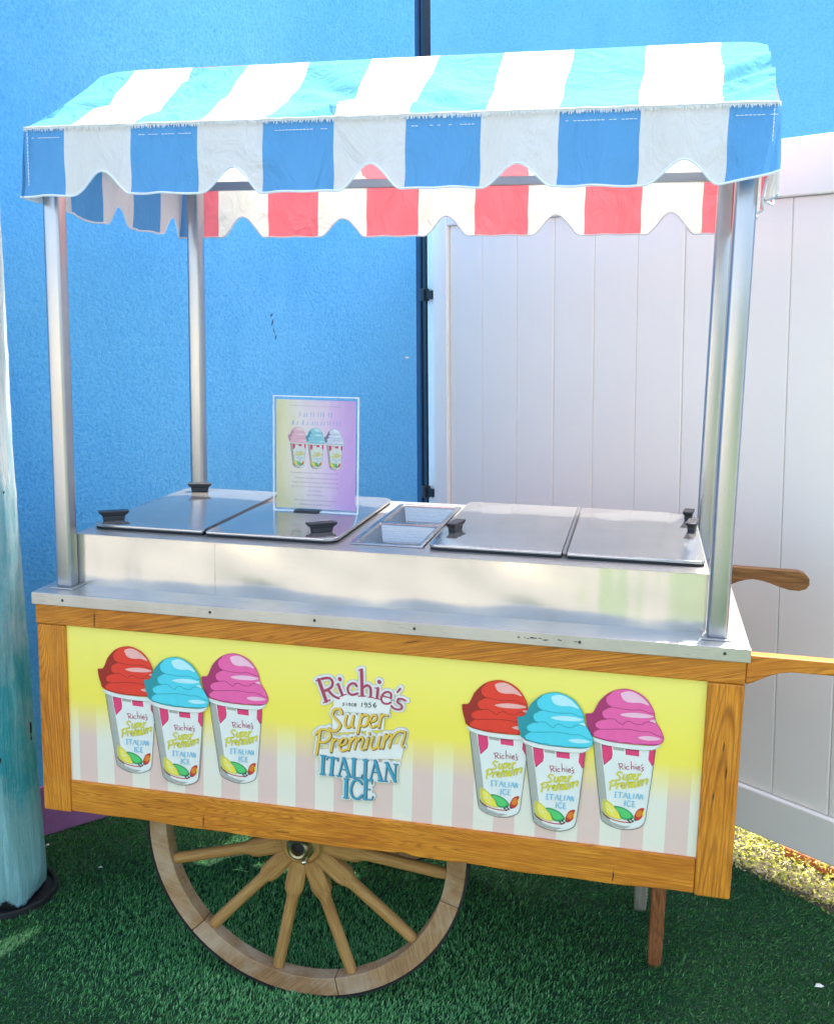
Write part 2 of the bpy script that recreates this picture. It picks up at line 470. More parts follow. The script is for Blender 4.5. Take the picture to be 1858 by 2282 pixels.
# painted trunk pole on the left
def pole():
    n, mrows = 40, 90
    vs = []; fs = []
    cx, cy = -0.372, 0.345
    for j in range(mrows + 1):
        z = 3.1 * j / mrows
        r = 0.108 + 0.026 * math.exp(-z / 0.55) - 0.004 * z
        for i in range(n):
            a = 2 * math.pi * i / n
            rr = r + 0.004 * math.sin(3 * a + z * 2.1) + 0.0022 * math.sin(9 * a + 5 * z) + RNG.normal(0, 0.0007)
            if z < 0.09: rr *= 1 - 0.25 * (1 - z / 0.09) ** 2 * (0.6 + 0.4 * math.sin(5 * a + 1))
            vs.append((cx + rr * math.cos(a) - 0.012 * z + 0.01, cy + rr * math.sin(a), z + 0.0))
    for j in range(mrows):
        for i in range(n):
            fs.append((j*n+i, j*n+(i+1) % n, (j+1)*n+(i+1) % n, (j+1)*n+i))
    b = MB(); b.add(vs, fs)
    m, nt, out = new_mat('peeling_teal_paint')
    v = coords(nt)
    sep = nd(nt, 'ShaderNodeSeparateXYZ'); nt.links.new(v, sep.inputs[0]); z = sep.outputs['Z']
    str_ = coords(nt, (30, 30, 3.0)); n1 = noise(nt, str_, 1.5, 8, 0.78, 0.8); n2 = noise(nt, v, 6, 5, 0.6)
    teal = ramp(nt, n1, [(0.3, (0.03, 0.36, 0.45)), (0.5, (0.08, 0.54, 0.60)), (0.68, (0.28, 0.75, 0.76))])
    white = ramp(nt, n1, [(0.35, (0.50, 0.80, 0.80)), (0.55, (0.88, 0.92, 0.88))])
    zw = math_n(nt, 'ADD', z, math_n(nt, 'MULTIPLY_ADD', n2, 1.1)); zw.node.inputs[1].links[0].from_node.inputs[2].default_value = -0.55
    f = ramp(nt, math_n(nt, 'DIVIDE', zw, 2.0), [(0.34, (0, 0, 0)), (0.62, (1, 1, 1))])  # colour goes from teal to whitish towards the top
    f2 = ramp(nt, math_n(nt, 'DIVIDE', zw, 2.0), [(0.15, (0.75, 0.75, 0.75)), (0.25, (0, 0, 0))])
    col = mixc(nt, f, teal, white)
    col = mixc(nt, f2, col, (0.42, 0.74, 0.71))
    ch = noise(nt, coords(nt, (16, 16, 9)), 1.0, 3, 0.5)
    chips = ramp(nt, ch, [(0.685, (0, 0, 0)), (0.70, (1, 1, 1))])
    col = mixc(nt, chips, col, (0.02, 0.02, 0.02))
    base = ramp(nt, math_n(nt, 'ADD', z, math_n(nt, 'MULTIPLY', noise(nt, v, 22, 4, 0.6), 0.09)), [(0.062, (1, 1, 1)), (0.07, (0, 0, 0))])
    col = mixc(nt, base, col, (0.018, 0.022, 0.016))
    nr = bump(nt, n1, 1.0, 0.016); nr = bump(nt, chips, -0.6, 0.006, nr)
    principled(nt, out, col, 0.7, 0, nr, 0.3)
    o = b.obj('pole', m, smooth=True)
    tag(o, 'round teal pole with peeling paint, whitish towards the top, at the left edge', 'pole')
pole()
# unseen roof added over the pole, outline shaped to keep the left side in shade
poly = [(-2.6, -1.6), (0.02, -1.6), (0.06, 1.20), (-0.30, 0.74), (-2.6, -2.4)]
poly = [(-3.2, -0.9), (0.03, -0.9), (0.06, 1.28), (-0.12, 1.05), (-0.42, 0.62), (-1.54, -0.9)]
b = MB(); b.prism([(-1.50, -0.95), (0.03, -0.95), (0.05, 1.26), (-0.33, 0.74)], 3.1, 3.2, axis='z')
tag(b.obj('shade_roof', plain('roof_boards', (0.30, 0.22, 0.14), 0.9)), 'unseen roof slab added over the teal pole to shade the left side', 'roof')

# sunlit yard behind the photographer, mirrored in the steel: hedge and cream wall
b = MB(); b.box(-9, -11.4, 0, 2.2, -11.0, 2.6); tag(b.obj('garden_wall', plain('cream_render', (0.62, 0.56, 0.42), 0.9)), 'cream rendered garden wall across the yard behind the photographer', 'wall')
def hedge(x0, x1, y, h):
    n = 2600; vs = []; fs = []
    for i in range(n):
        c = Vector((RNG.uniform(x0, x1), y + RNG.uniform(-0.5, 0.5), RNG.uniform(0.05, h) + 0.2 * math.sin(i)))
        a = Vector(RNG.normal(size=3)).normalized() * 0.17; q = Vector(RNG.normal(size=3)).normalized() * 0.12
        k = len(vs); vs += [c - a, c + q, c + a, c - q]; fs.append((k, k+1, k+2, k+3))
    b = MB(); b.add(vs, fs); b.box(x0, y - 0.4, 0, x1, y + 0.4, h * 0.9)
    return b.obj('hedge', plain('hedge_leaves', (0.09, 0.17, 0.035), 0.7, var=0.5, scale=4))
tag(hedge(2.4, 9, -9.5, 2.3), 'leafy green hedge across the yard behind the photographer', 'hedge')

# ------------------------------------------------------------------ artificial turf
TURF = [(-3.0, -2.6), (3.8, -2.6), (3.8, -0.76), (0.45, 2.215), (-0.42, 0.72), (-2.9, -2.6)]
TE0 = Vector((1.721, 1.085, 0)); TE1 = Vector((1.972, 0.862, 0)); TD = (TE1 - TE0).normalized(); TN = Vector((-TD.y, TD.x, 0))   # beyond the edge
def turf_mat(blade):
    m, nt, out = new_mat('turf_blades' if blade else 'turf_backing')
    if blade:
        at = nd(nt, 'ShaderNodeAttribute', attribute_name='tint')
        big = noise(nt, coords(nt), 1.3, 3, 0.5)
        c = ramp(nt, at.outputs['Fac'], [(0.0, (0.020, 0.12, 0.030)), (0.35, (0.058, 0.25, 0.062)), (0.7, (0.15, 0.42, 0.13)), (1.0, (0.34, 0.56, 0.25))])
        p = nd(nt, 'ShaderNodeBsdfPrincipled'); p.inputs['Roughness'].default_value = 0.55
        p.inputs['Specular IOR Level'].default_value = 0.25
        nt.links.new(c, p.inputs['Base Color']); nt.links.new(p.outputs[0], out.inputs[0])
    else:
        principled(nt, out, (0.008, 0.045, 0.016), 0.9)
    return m
def side(x, y):   # distance behind the turf edge line (positive = beyond)
    return (x - TE0.x) * TN.x + (y - TE0.y) * TN.y
def wside(x, y):
    return (x - WP.x) * WN.x + (y - WP.y) * WN.y
b = MB(); b.add([(-2.9, -2.8, 0.002), (3.6, -2.8, 0.002)] + [tuple(TE0 + TD * 2.55)[:2] + (0.002,), tuple(TE0 - TD * 1.72)[:2] + (0.002,), wpt(-0.2, -0.02, 0.002), wpt(-4.4, -0.02, 0.002)], [(0, 1, 2, 3, 4, 5)])
tag(b.obj('turf_backing', turf_mat(False)), kind='structure')
def turf():
    N = 420000
    x = RNG.uniform(-0.95, 2.55, N); y = RNG.uniform(-0.75, 2.2, N)
    keep = (((x - TE0.x) * TN.x + (y - TE0.y) * TN.y) < RNG.normal(0, 0.004, N)) & (((x - WP.x) * WN.x + (y - WP.y) * WN.y) > 0.012)
    d = np.hypot(x + 0.362, y - 0.345); keep &= d > 0.165 + RNG.normal(0, 0.003, N)
    # denser where it is near and seen
    keep &= (RNG.random(N) < np.clip(1.15 - 0.25 * (y + 0.3), 0.45, 1))
    x = x[keep]; y = y[keep]; n = len(x)
    # lay of the pile changes in patches
    ph = 1.2 * np.sin(2.1 * x + 1.3 * y) + 0.9 * np.sin(3.7 * y - 1.1 * x + 1) - 0.6
    ang = ph + RNG.normal(0, 0.75, n)
    ln = RNG.uniform(0.008, 0.016, n); lean = RNG.uniform(0.25, 1.05, n)
    wd = RNG.uniform(0.0007, 0.0014, n)
    dx, dy = np.cos(ang), np.sin(ang); px, py = -dy * wd, dx * wd
    h = ln * np.cos(lean); r = ln * np.sin(lean)
    V = np.zeros((n, 5, 3), np.float32)
    z0 = 0.002
    V[:, 0] = np.stack([x - px, y - py, np.full(n, z0)], 1); V[:, 1] = np.stack([x + px, y + py, np.full(n, z0)], 1)
    mx, my, mz = x + dx * r * 0.38, y + dy * r * 0.38, z0 + h * 0.62
    V[:, 2] = np.stack([mx + px, my + py, mz], 1); V[:, 3] = np.stack([mx - px, my - py, mz], 1)
    V[:, 4] = np.stack([x + dx * r, y + dy * r, z0 + h], 1)
    me = bpy.data.meshes.new('artificial_turf')
    me.vertices.add(n * 5); me.vertices.foreach_set('co', V.ravel())
    base = (np.arange(n) * 5)[:, None]
    q = (base + np.array([[0, 1, 2, 3]])); t = (base + np.array([[3, 2, 4]]))
    loops = np.concatenate([q, t], 1).ravel().astype(np.int32)
    me.loops.add(len(loops)); me.loops.foreach_set('vertex_index', loops)
    starts = (np.arange(n)[:, None] * 7 + np.array([[0, 4]])).ravel().astype(np.int32)
    me.polygons.add(n * 2); me.polygons.foreach_set('loop_start', starts)
    me.update(calc_edges=True)
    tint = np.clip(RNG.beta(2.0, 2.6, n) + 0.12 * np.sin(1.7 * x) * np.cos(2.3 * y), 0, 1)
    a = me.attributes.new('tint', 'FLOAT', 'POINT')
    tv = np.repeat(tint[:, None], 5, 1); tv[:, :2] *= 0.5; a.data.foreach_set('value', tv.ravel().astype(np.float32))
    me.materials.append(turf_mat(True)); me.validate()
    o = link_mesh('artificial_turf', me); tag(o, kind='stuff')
turf()
# black edging ring of soil round the pole
b = MB(); prof = []
Mr = Matrix.Translation((-0.362, 0.345, 0.0))
b.lathe([(0.150, 0.004), (0.152, 0.018), (0.157, 0.022), (0.161, 0.018), (0.163, 0.004)], 48, 0, Mr)
b.lathe([(0.02, 0.003), (0.148, 0.003)], 48, 0, Mr)
tag(b.obj('edging_ring', M_RUBBER, smooth=True), 'black rubber edging ring in the turf round the teal pole', 'edging')

# dry yellow ground cover at and beyond the foot of the gate
def litter():
    m, nt, out = new_mat('dry_leaf_litter')
    at = nd(nt, 'ShaderNodeAttribute', attribute_name='tint')
    c = ramp(nt, at.outputs['Fac'], [(0.0, (0.05, 0.05, 0.01)), (0.2, (0.28, 0.32, 0.04)), (0.45, (0.66, 0.66, 0.12)), (0.8, (0.82, 0.72, 0.28)), (1.0, (0.85, 0.80, 0.6))])
    a = nd(nt, 'ShaderNodeBsdfDiffuse'); t = nd(nt, 'ShaderNodeBsdfTranslucent'); mx = nd(nt, 'ShaderNodeMixShader'); mx.inputs[0].default_value = 0.5
    nt.links.new(c, a.inputs[0]); nt.links.new(c, t.inputs[0]); nt.links.new(a.outputs[0], mx.inputs[1]); nt.links.new(t.outputs[0], mx.inputs[2]); nt.links.new(mx.outputs[0], out.inputs[0])
    n = 26000
    s = RNG.uniform(-0.5, 1.5, n); d = RNG.beta(1.1, 1.4, n) * 0.75 - 0.015
    cx = TE0.x + TD.x * s + TN.x * d; cy = TE0.y + TD.y * s + TN.y * d
    cz = 0.004 + RNG.random(n) ** 1.6 * (0.035 + 0.02 * np.sin(s * 9))
    cz = np.maximum(cz, 0.003)
    L = RNG.uniform(0.004, 0.010, n); W = L * RNG.uniform(0.25, 0.5, n)
    a = RNG.normal(size=(n, 3)); a[:, 2] *= 0.6; a /= np.linalg.norm(a, axis=1)[:, None]
    b_ = np.cross(a, RNG.normal(size=(n, 3))); b_ /= np.linalg.norm(b_, axis=1)[:, None]
    c0 = np.stack([cx, cy, cz], 1)
    V = np.stack([c0 - a * L[:, None], c0 + b_ * W[:, None], c0 + a * L[:, None], c0 - b_ * W[:, None]], 1).astype(np.float32)
    me = bpy.data.meshes.new('leaf_litter')
    me.vertices.add(n * 4); me.vertices.foreach_set('co', V.ravel())
    me.loops.add(n * 4); me.loops.foreach_set('vertex_index', np.arange(n * 4, dtype=np.int32))
    me.polygons.add(n); me.polygons.foreach_set('loop_start', (np.arange(n) * 4).astype(np.int32)); me.update(calc_edges=True)
    at2 = me.attributes.new('tint', 'FLOAT', 'POINT'); at2.data.foreach_set('value', np.repeat(RNG.random(n), 4).astype(np.float32))
    me.materials.append(m); me.validate()
    tag(link_mesh('leaf_litter', me), kind='stuff')
litter()
b = MB(); q = [TE0 - TD * 1.7 + TN * 0.002, TE0 + TD * 2.5 + TN * 0.002, TE0 + TD * 2.5 + TN * 1.5, TE0 - TD * 1.7 + TN * 1.5]
b.add([(p.x, p.y, 0.002) for p in q], [(0, 1, 2, 3)]); tag(b.obj('soil', plain('dark_soil', (0.07, 0.055, 0.035), 0.95, var=0.5, scale=30)), kind='structure')
# terracotta bricks beyond the gate foot
edge = empty('brick_edging', (1.95, 1.09, 0)); tag(edge, 'row of orange terracotta edging bricks lying under the white gate', 'edging')
bm_ = MB(); bm_.box(-0.055, -0.03, 0, 0.055, 0.03, 0.032); me = bm_.mesh('brick', plain('terracotta', (0.42, 0.12, 0.05), 0.8, var=0.3, scale=30, bumpk=0.4), bevel=0.004)
for i in range(6):
    o = link_mesh('brick', me, edge); o.location = TN * 0.055 + TD * (-0.06 + 0.122 * i - 0.02) + Vector((RNG.uniform(-.004, .004), RNG.uniform(-.004, .004), 0.002)); o.rotation_euler = (0, 0, FA + RNG.uniform(-0.06, 0.06))
# scraps of white paper on the turf
for (x, y, lab) in ((1.872, 0.452, 'small white paper scrap on the turf at the lower right corner'), (-0.131, 0.516, 'tiny white scrap on dark turf under the left end of the cart'), (-0.355, 0.60, 'tiny pale scrap on the turf close behind the teal pole')):
    b = MB(); r = 0.012 if x > 1 else 0.007
    b.add([(-r, -r*.4, 0), (r*.3, -r*.7, .003), (r, r*.2, .001), (r*.1, r*.3, .006), (-r*.5, r*.7, .002)], [(0, 1, 3), (1, 2, 3), (0, 3, 4)])
    o = b.obj('paper_scrap', plain('scrap_white', (0.75, 0.75, 0.72), 0.8)); o.location = (x, y, 0.024); tag(o, lab, 'scrap')

# ------------------------------------------------------------------ the cart
cart = empty('italian_ice_cart', (0, 0, 0))
tag(cart, 'wooden italian ice vending cart with striped awning, steel counter and spoked wheel', 'vending cart')
ZT = 1.0127     # counter top
W = 1.60; DD = 0.87
b = MB(); b.box(-0.002, -0.0, 0.9345, W + 0.0, 0.030, 1.006)
# front handle is one plank with the top rail
def handle_profile(x0, tip):
    top = [(x0, 0.998), (tip - 0.03, 0.996), (tip - 0.012, 0.990), (tip - 0.001, 0.978), (tip, 0.962), (tip - 0.008, 0.950), (tip - 0.025, 0.944), (tip - 0.05, 0.945), (tip - 0.08, 0.953)]
    bot = [(tip - 0.10, 0.960), (tip - 0.12, 0.9655), (tip - 0.145, 0.9685), (x0 + 0.085, 0.9685), (x0 + 0.065, 0.965), (x0 + 0.048, 0.959), (x0 + 0.030, 0.950), (x0 + 0.014, 0.941), (x0, 0.9345)]
    return top + bot
b.obj('top_rail', M_RAIL, cart, bevel=0.003)
b = MB(); b.prism(handle_profile(W + 0.0005, 1.92), 0.0, 0.030); b.obj('handle', M_RAIL, cart, bevel=0.003)
b = MB(); b.prism(handle_profile(W + 0.0005, 1.83), DD - 0.045, DD - 0.012); b.obj('handle', M_HANDLE, cart, bevel=0.004)
b = MB(); b.box(0.0, 0.0005, 0.4630, 0.0735, 0.032, 0.9335); b.obj('corner_stile', M_STILE, cart, bevel=0.004)
b = MB(); b.box(1.5275, 0.0005, 0.4630, W, 0.032, 0.9335); b.obj('corner_stile', M_STILE, cart, bevel=0.004)
# lower rail with a slightly worn bottom edge
n = 60; xs = [0.0745 + (1.5265 - 0.0745) * i / n for i in range(n + 1)]
pl = [(x, 0.5455) for x in reversed(xs)] + [(x, 0.4650 + 0.0022 * math.sin(x * 9) + 0.0012 * math.sin(x * 31) + (0.004 if abs(x - 0.9) < 0.02 else 0)) for x in xs]
b = MB(); b.prism(pl, 0.002, 0.030); b.obj('bottom_rail', M_RAIL2, cart, bevel=0.0025)
b = MB(); b.box(0.0, 0.034, 0.4630, 0.028, DD, 1.006); b.obj('end_panel', M_STILE, cart)
b = MB(); b.box(W - 0.028, 0.034, 0.4630, W, DD, 1.006); b.obj('end_panel', M_STILE, cart)
b = MB(); b.box(0.029, DD - 0.010, 0.4630, W - 0.029, DD, 1.006); b.obj('back_panel', M_RAIL2, cart)
b = MB(); b.box(0.029, 0.034, 0.4700, W - 0.029, DD - 0.011, 0.4850); b.obj('floor_board', M_LEG2, cart)

# printed front panel
def panel_mat():
    m, nt, out = new_mat('printed_panel')
    v = coords(nt); sep = nd(nt, 'ShaderNodeSeparateXYZ'); nt.links.new(v, sep.inputs[0])
    x, z = sep.outputs['X'], sep.outputs['Z']
    t = math_n(nt, 'DIVIDE', math_n(nt, 'SUBTRACT', x, 0.097), 0.091)
    fr = math_n(nt, 'FRACT', math_n(nt, 'ADD', t, 10.0))
    st = ramp(nt, fr, [(0.0, (1, 1, 1)), (0.008, (1, 1, 1)), (0.508, (1, 1, 1)), (0.516, (0, 0, 0))])
    st = ramp(nt, math_n(nt, 'GREATER_THAN', fr, 0.512), [(0.0, (0.76, 0.56, 0.46)), (1.0, (0.80, 0.76, 0.60))])
    gz = math_n(nt, 'DIVIDE', math_n(nt, 'SUBTRACT', z, 0.54), 0.40)
    g2 = ramp(nt, gz, [(0.30, (1, 1, 1)), (0.52, (0, 0, 0))])
    yel = ramp(nt, gz, [(0.3, (0.92, 0.74, 0.12)), (0.6, (0.92, 0.77, 0.10)), (1.0, (0.93, 0.82, 0.18))])
    col = mixc(nt, g2, yel, st)
    principled(nt, out, col, 0.42, 0, None, 0.3)
    return m
b = MB(); b.box(0.070, 0.0095, 0.540, 1.531, 0.018, 0.940)
front = b.obj('front_panel', panel_mat(), cart)

LOGO_ART = [
 ("l","rimshade",19.95,"-98.6,115 -80.8,66.2"),
 ("l","rimshade",14.7,"-106.4,111.2 -90.5,117.8"),
 ("l","rimshade",15.23,"-88.4,61.4 -70.7,70.6"),
 ("s","rimshade",17.85,"-91.7,117.6 -74.5,121 -66.4,112.9 -69.3,100 -83.5,90.5"),
 ("s","rimshade",17.85,"-78.4,94 -64.9,81.3 -51.5,75.8"),
 ("l","rimshade",18.38,"-53.3,108.6 -43.5,84.2"),
 ("l","rimshade",14.44,"-58.8,106.1 -50,109.9"),
 ("l","rimshade",14.7,"-50.5,79.4 -34,87.4"),
 ("l","rimshade",21,"-49.8,121.6 -49.3,120.1"),
 ("s","rimshade",17.32,"-10.6,108.2 -14.9,113.8 -23.6,112.5 -30.6,103.7 -29.5,92.4 -20.9,86.9 -8.4,91.5"),
 ("l","rimshade",19.16,"0,146.9 2.3,88"),
 ("l","rimshade",15.23,"-7.7,144.9 3.4,149.2"),
 ("l","rimshade",14.7,"-7.1,85.3 11.1,87.1"),
 ("s","rimshade",17.59,"3.9,105.8 12.5,112.4 20.8,107.4 22,88.1"),
 ("l","rimshade",14.7,"15.3,85.5 29,85.3"),
 ("l","rimshade",18.38,"38.1,108.3 36.4,87"),
 ("l","rimshade",14.44,"30.2,108.3 39.8,108.5"),
 ("l","rimshade",14.7,"28.5,84.2 43.9,83.3"),
 ("l","rimshade",21,"40.6,123.6 41.1,122.7"),
 ("l","rimshade",14.96,"48.7,91.8 67.3,88.1"),
 ("s","rimshade",16.8,"67.8,88.1 67.9,98.2 59.7,101.9 50.6,97 45.8,86 50.2,75.8 60.1,74.3 67.4,78.1"),
 ("l","rimshade",16.54,"89.7,113.4 81.1,102"),
 ("s","rimshade",16.8,"100,85.8 93.1,88.7 84.5,87.8 82.9,80.1 91.3,74.9 92.9,67.6 85.6,63.5 75,65 69.3,70.2"),
 ("l","rimshade",14.18,"103.9,85.7 104.4,85.3"),
 ("s","rimshade",13.65,"-38.3,66.9 -42.1,64.5 -38.3,62.3 -42.8,59.1"),
 ("l","rimshade",13.65,"-32.8,66.7 -34,60.5"),
 ("s","rimshade",13.65,"-29.2,60.7 -28,66.4 -24.7,66.8 -25.7,60.8"),
 ("s","rimshade",13.65,"-17.7,67 -21.2,66.1 -21.7,62 -18.2,61.8"),
 ("s","rimshade",13.65,"-15.2,64.2 -10.7,65.6 -12.7,68 -15.7,65.1 -14.6,61.7 -10.1,62.4"),
 ("l","rimshade",14.18,"2.3,71.5 1.4,61.3"),
 ("s","rimshade",13.91,"13.3,70.1 9.8,71.8 7.8,69 9.8,66.4 13.3,68.8 13.3,64.5 9.9,61.1"),
 ("l","rimshade",13.91,"22.9,73.1 18.2,72.4 17.8,68.5"),
 ("s","rimshade",13.91,"17.8,68.5 21.7,69.2 23,65.8 19.8,62.4 16.3,63.3"),
 ("s","rimshade",13.91,"33.1,74.1 29.2,70.4 28.8,65.6 31.8,63.4 34.5,66.7 32.2,69 29.2,67.1"),
 ("s","rimshade",17.85,"-44.4,41.8 -48.8,51.6 -60.9,49.3 -66.4,36.5 -57,25.9 -48,15.3 -53.5,2.4 -66.9,-2.1 -73.8,4.4"),
 ("s","rimshade",17.32,"-33,37.4 -36.7,21.7 -33.3,10.5 -24,15.3 -17.4,39"),
 ("s","rimshade",16.8,"-17.4,39 -20.3,18.3 -17.2,11.4"),
 ("l","rimshade",17.85,"1.6,44.8 -7.5,-2.1"),
 ("s","rimshade",16.8,"0.6,37.1 11.6,44.5 16.6,37.5 11.1,19.1 -0.6,17.3"),
 ("s","rimshade",16.8,"21.7,28.3 33.4,34.6 34,44.8 25.8,43.5 19.8,27.6 24.9,16.7 36,22.2"),
 ("l","rimshade",17.59,"46.4,49.4 41.1,17.7"),
 ("s","rimshade",16.54,"44.5,37.8 51.8,48.2 60.5,47.1"),
 ("l","rimshade",18.38,"-95,-5.1 -103.2,-60.5"),
 ("s","rimshade",17.32,"-106,-13.5 -92.5,-1 -75.8,-2.5 -70.7,-15.4 -80.8,-28.9 -94.9,-31.5"),
 ("l","rimshade",17.85,"-64.3,-19.9 -69.2,-52"),
 ("s","rimshade",16.54,"-66,-31.7 -57.9,-20.4 -49.8,-23.4"),
 ("s","rimshade",16.8,"-47.1,-34 -35,-27.5 -33.8,-17 -42.7,-18 -49.7,-33.7 -44.5,-46.6 -31.8,-41.6"),
 ("l","rimshade",17.59,"-22,-12.7 -28.3,-43"),
 ("s","rimshade",16.8,"-22.9,-21.8 -13.7,-11.2 -9.8,-16.5 -14.7,-38.9"),
 ("s","rimshade",16.8,"-10.3,-21.7 0.1,-9 5.7,-14.8 0.4,-34.6 6,-38.3"),
 ("l","rimshade",17.59,"17.2,-8.4 11.7,-35.9"),
 ("l","rimshade",18.38,"19.3,2.1 19.6,1.1"),
 ("s","rimshade",17.06,"28.9,-4.6 23.4,-23.1 26.8,-34.2 36.7,-28 44.6,-2.8"),
 ("s","rimshade",16.8,"44.6,-2.8 39.9,-25.1 43,-31.1"),
 ("l","rimshade",17.59,"56.9,3.6 50.4,-29.8"),
 ("s","rimshade",16.8,"55.6,-9.3 66.1,4.6 70.4,-1.3 65.3,-26.6"),
 ("s","rimshade",16.8,"69.5,-6.5 83.3,11.5 98,14.4 100.6,8.3 93.7,-17.8 98.6,-21.1"),
 ("l","rimshade",19.16,"-87,-63.9 -88.6,-106.3"),
 ("l","rimshade",14.96,"-94.7,-62.6 -80.1,-62.5"),
 ("l","rimshade",14.96,"-95.1,-107.6 -81.7,-107.6"),
 ("l","rimshade",15.49,"-78.6,-65 -51.2,-65.5"),
 ("l","rimshade",19.16,"-64.7,-65.2 -68.1,-106"),
 ("l","rimshade",14.96,"-73.7,-107.1 -61.4,-107"),
 ("l","rimshade",14.7,"-77.5,-65.4 -79,-72.3"),
 ("l","rimshade",14.7,"-52.5,-65.6 -53,-72.4"),
 ("l","rimshade",14.96,"-39.8,-63.7 -50.2,-106.4"),
 ("l","rimshade",18.64,"-39.3,-63.6 -26.7,-104.2"),
 ("l","rimshade",14.44,"-45.4,-90.3 -31.9,-90.5"),
 ("l","rimshade",14.96,"-55.3,-107 -44,-107"),
 ("l","rimshade",14.96,"-33.8,-106.1 -21.1,-106.1"),
 ("l","rimshade",19.16,"-15.2,-62.4 -16,-105.5"),
 ("l","rimshade",14.96,"-21.1,-106.6 2.4,-105.4 4.1,-96.9"),
 ("l","rimshade",14.96,"-21.5,-62.1 -8.1,-61.8"),
 ("l","rimshade",18.64,"12,-61.6 10.8,-106.5"),
 ("l","rimshade",14.96,"5.2,-61.9 18.8,-61.6"),
 ("l","rimshade",14.96,"4.2,-107.8 17.6,-107.5"),
 ("l","rimshade",14.96,"33.9,-60.9 23.9,-105.9"),
 ("l","rimshade",18.64,"33.9,-60.9 47.8,-105.7"),
 ("l","rimshade",14.44,"28.2,-88.1 42.5,-88.2"),
 ("l","rimshade",14.96,"18.4,-107.4 29.4,-107.3"),
 ("l","rimshade",14.96,"40.2,-107.1 54,-107"),
 ("l","rimshade",14.96,"61.4,-63.6 57.8,-105.5"),
 ("l","rimshade",18.38,"60.9,-62.9 80.2,-103.8"),
 ("l","rimshade",14.96,"81.3,-63.9 79.5,-106.5"),
 ("l","rimshade",14.96,"55.4,-62.5 64.6,-62.7"),
 ("l","rimshade",14.96,"53,-106.6 62.8,-106.4"),
 ("l","rimshade",14.96,"75.8,-63.8 87,-64"),
 ("l","rimshade",18.9,"-32.3,-112.6 -33.4,-156.2"),
 ("l","rimshade",14.96,"-38.4,-112.3 -25.4,-111.8"),
 ("l","rimshade",14.96,"-39.5,-157.5 -26.3,-157.1"),
 ("s","rimshade",17.06,"3.9,-119.5 -3.3,-111.8 -14.4,-114.7 -21.4,-134.3 -17.4,-152.1 -5.9,-156.4 5.4,-146.1"),
 ("l","rimshade",18.9,"13.1,-109.3 11.8,-154.2"),
 ("l","rimshade",14.96,"6.8,-109.5 27,-109.2 27.6,-117.4"),
 ("l","rimshade",14.7,"13.3,-130.6 23.7,-130.3"),
 ("l","rimshade",14.96,"6.8,-155.4 28,-154.3 29.9,-144.9"),
 ("l","halo",16.8,"-98.6,115 -80.8,66.2"),
 ("l","halo",11.55,"-106.4,111.2 -90.5,117.8"),
 ("l","halo",12.08,"-88.4,61.4 -70.7,70.6"),
 ("s","halo",14.7,"-91.7,117.6 -74.5,121 -66.4,112.9 -69.3,100 -83.5,90.5"),
 ("s","halo",14.7,"-78.4,94 -64.9,81.3 -51.5,75.8"),
 ("l","halo",15.23,"-53.3,108.6 -43.5,84.2"),
 ("l","halo",11.29,"-58.8,106.1 -50,109.9"),
 ("l","halo",11.55,"-50.5,79.4 -34,87.4"),
 ("l","halo",17.85,"-49.8,121.6 -49.3,120.1"),
 ("s","halo",14.18,"-10.6,108.2 -14.9,113.8 -23.6,112.5 -30.6,103.7 -29.5,92.4 -20.9,86.9 -8.4,91.5"),
 ("l","halo",16.01,"0,146.9 2.3,88"),
 ("l","halo",12.08,"-7.7,144.9 3.4,149.2"),
 ("l","halo",11.55,"-7.1,85.3 11.1,87.1"),
 ("s","halo",14.44,"3.9,105.8 12.5,112.4 20.8,107.4 22,88.1"),
 ("l","halo",11.55,"15.3,85.5 29,85.3"),
 ("l","halo",15.23,"38.1,108.3 36.4,87"),
 ("l","halo",11.29,"30.2,108.3 39.8,108.5"),
 ("l","halo",11.55,"28.5,84.2 43.9,83.3"),
 ("l","halo",17.85,"40.6,123.6 41.1,122.7"),
 ("l","halo",11.81,"48.7,91.8 67.3,88.1"),
 ("s","halo",13.65,"67.8,88.1 67.9,98.2 59.7,101.9 50.6,97 45.8,86 50.2,75.8 60.1,74.3 67.4,78.1"),
 ("l","halo",13.39,"89.7,113.4 81.1,102"),
 ("s","halo",13.65,"100,85.8 93.1,88.7 84.5,87.8 82.9,80.1 91.3,74.9 92.9,67.6 85.6,63.5 75,65 69.3,70.2"),
 ("l","halo",11.03,"103.9,85.7 104.4,85.3"),
 ("s","halo",10.5,"-38.3,66.9 -42.1,64.5 -38.3,62.3 -42.8,59.1"),
 ("l","halo",10.5,"-32.8,66.7 -34,60.5"),
 ("s","halo",10.5,"-29.2,60.7 -28,66.4 -24.7,66.8 -25.7,60.8"),
 ("s","halo",10.5,"-17.7,67 -21.2,66.1 -21.7,62 -18.2,61.8"),
 ("s","halo",10.5,"-15.2,64.2 -10.7,65.6 -12.7,68 -15.7,65.1 -14.6,61.7 -10.1,62.4"),
 ("l","halo",11.03,"2.3,71.5 1.4,61.3"),
 ("s","halo",10.76,"13.3,70.1 9.8,71.8 7.8,69 9.8,66.4 13.3,68.8 13.3,64.5 9.9,61.1"),
 ("l","halo",10.76,"22.9,73.1 18.2,72.4 17.8,68.5"),
 ("s","halo",10.76,"17.8,68.5 21.7,69.2 23,65.8 19.8,62.4 16.3,63.3"),
 ("s","halo",10.76,"33.1,74.1 29.2,70.4 28.8,65.6 31.8,63.4 34.5,66.7 32.2,69 29.2,67.1"),
 ("s","halo",14.7,"-44.4,41.8 -48.8,51.6 -60.9,49.3 -66.4,36.5 -57,25.9 -48,15.3 -53.5,2.4 -66.9,-2.1 -73.8,4.4"),
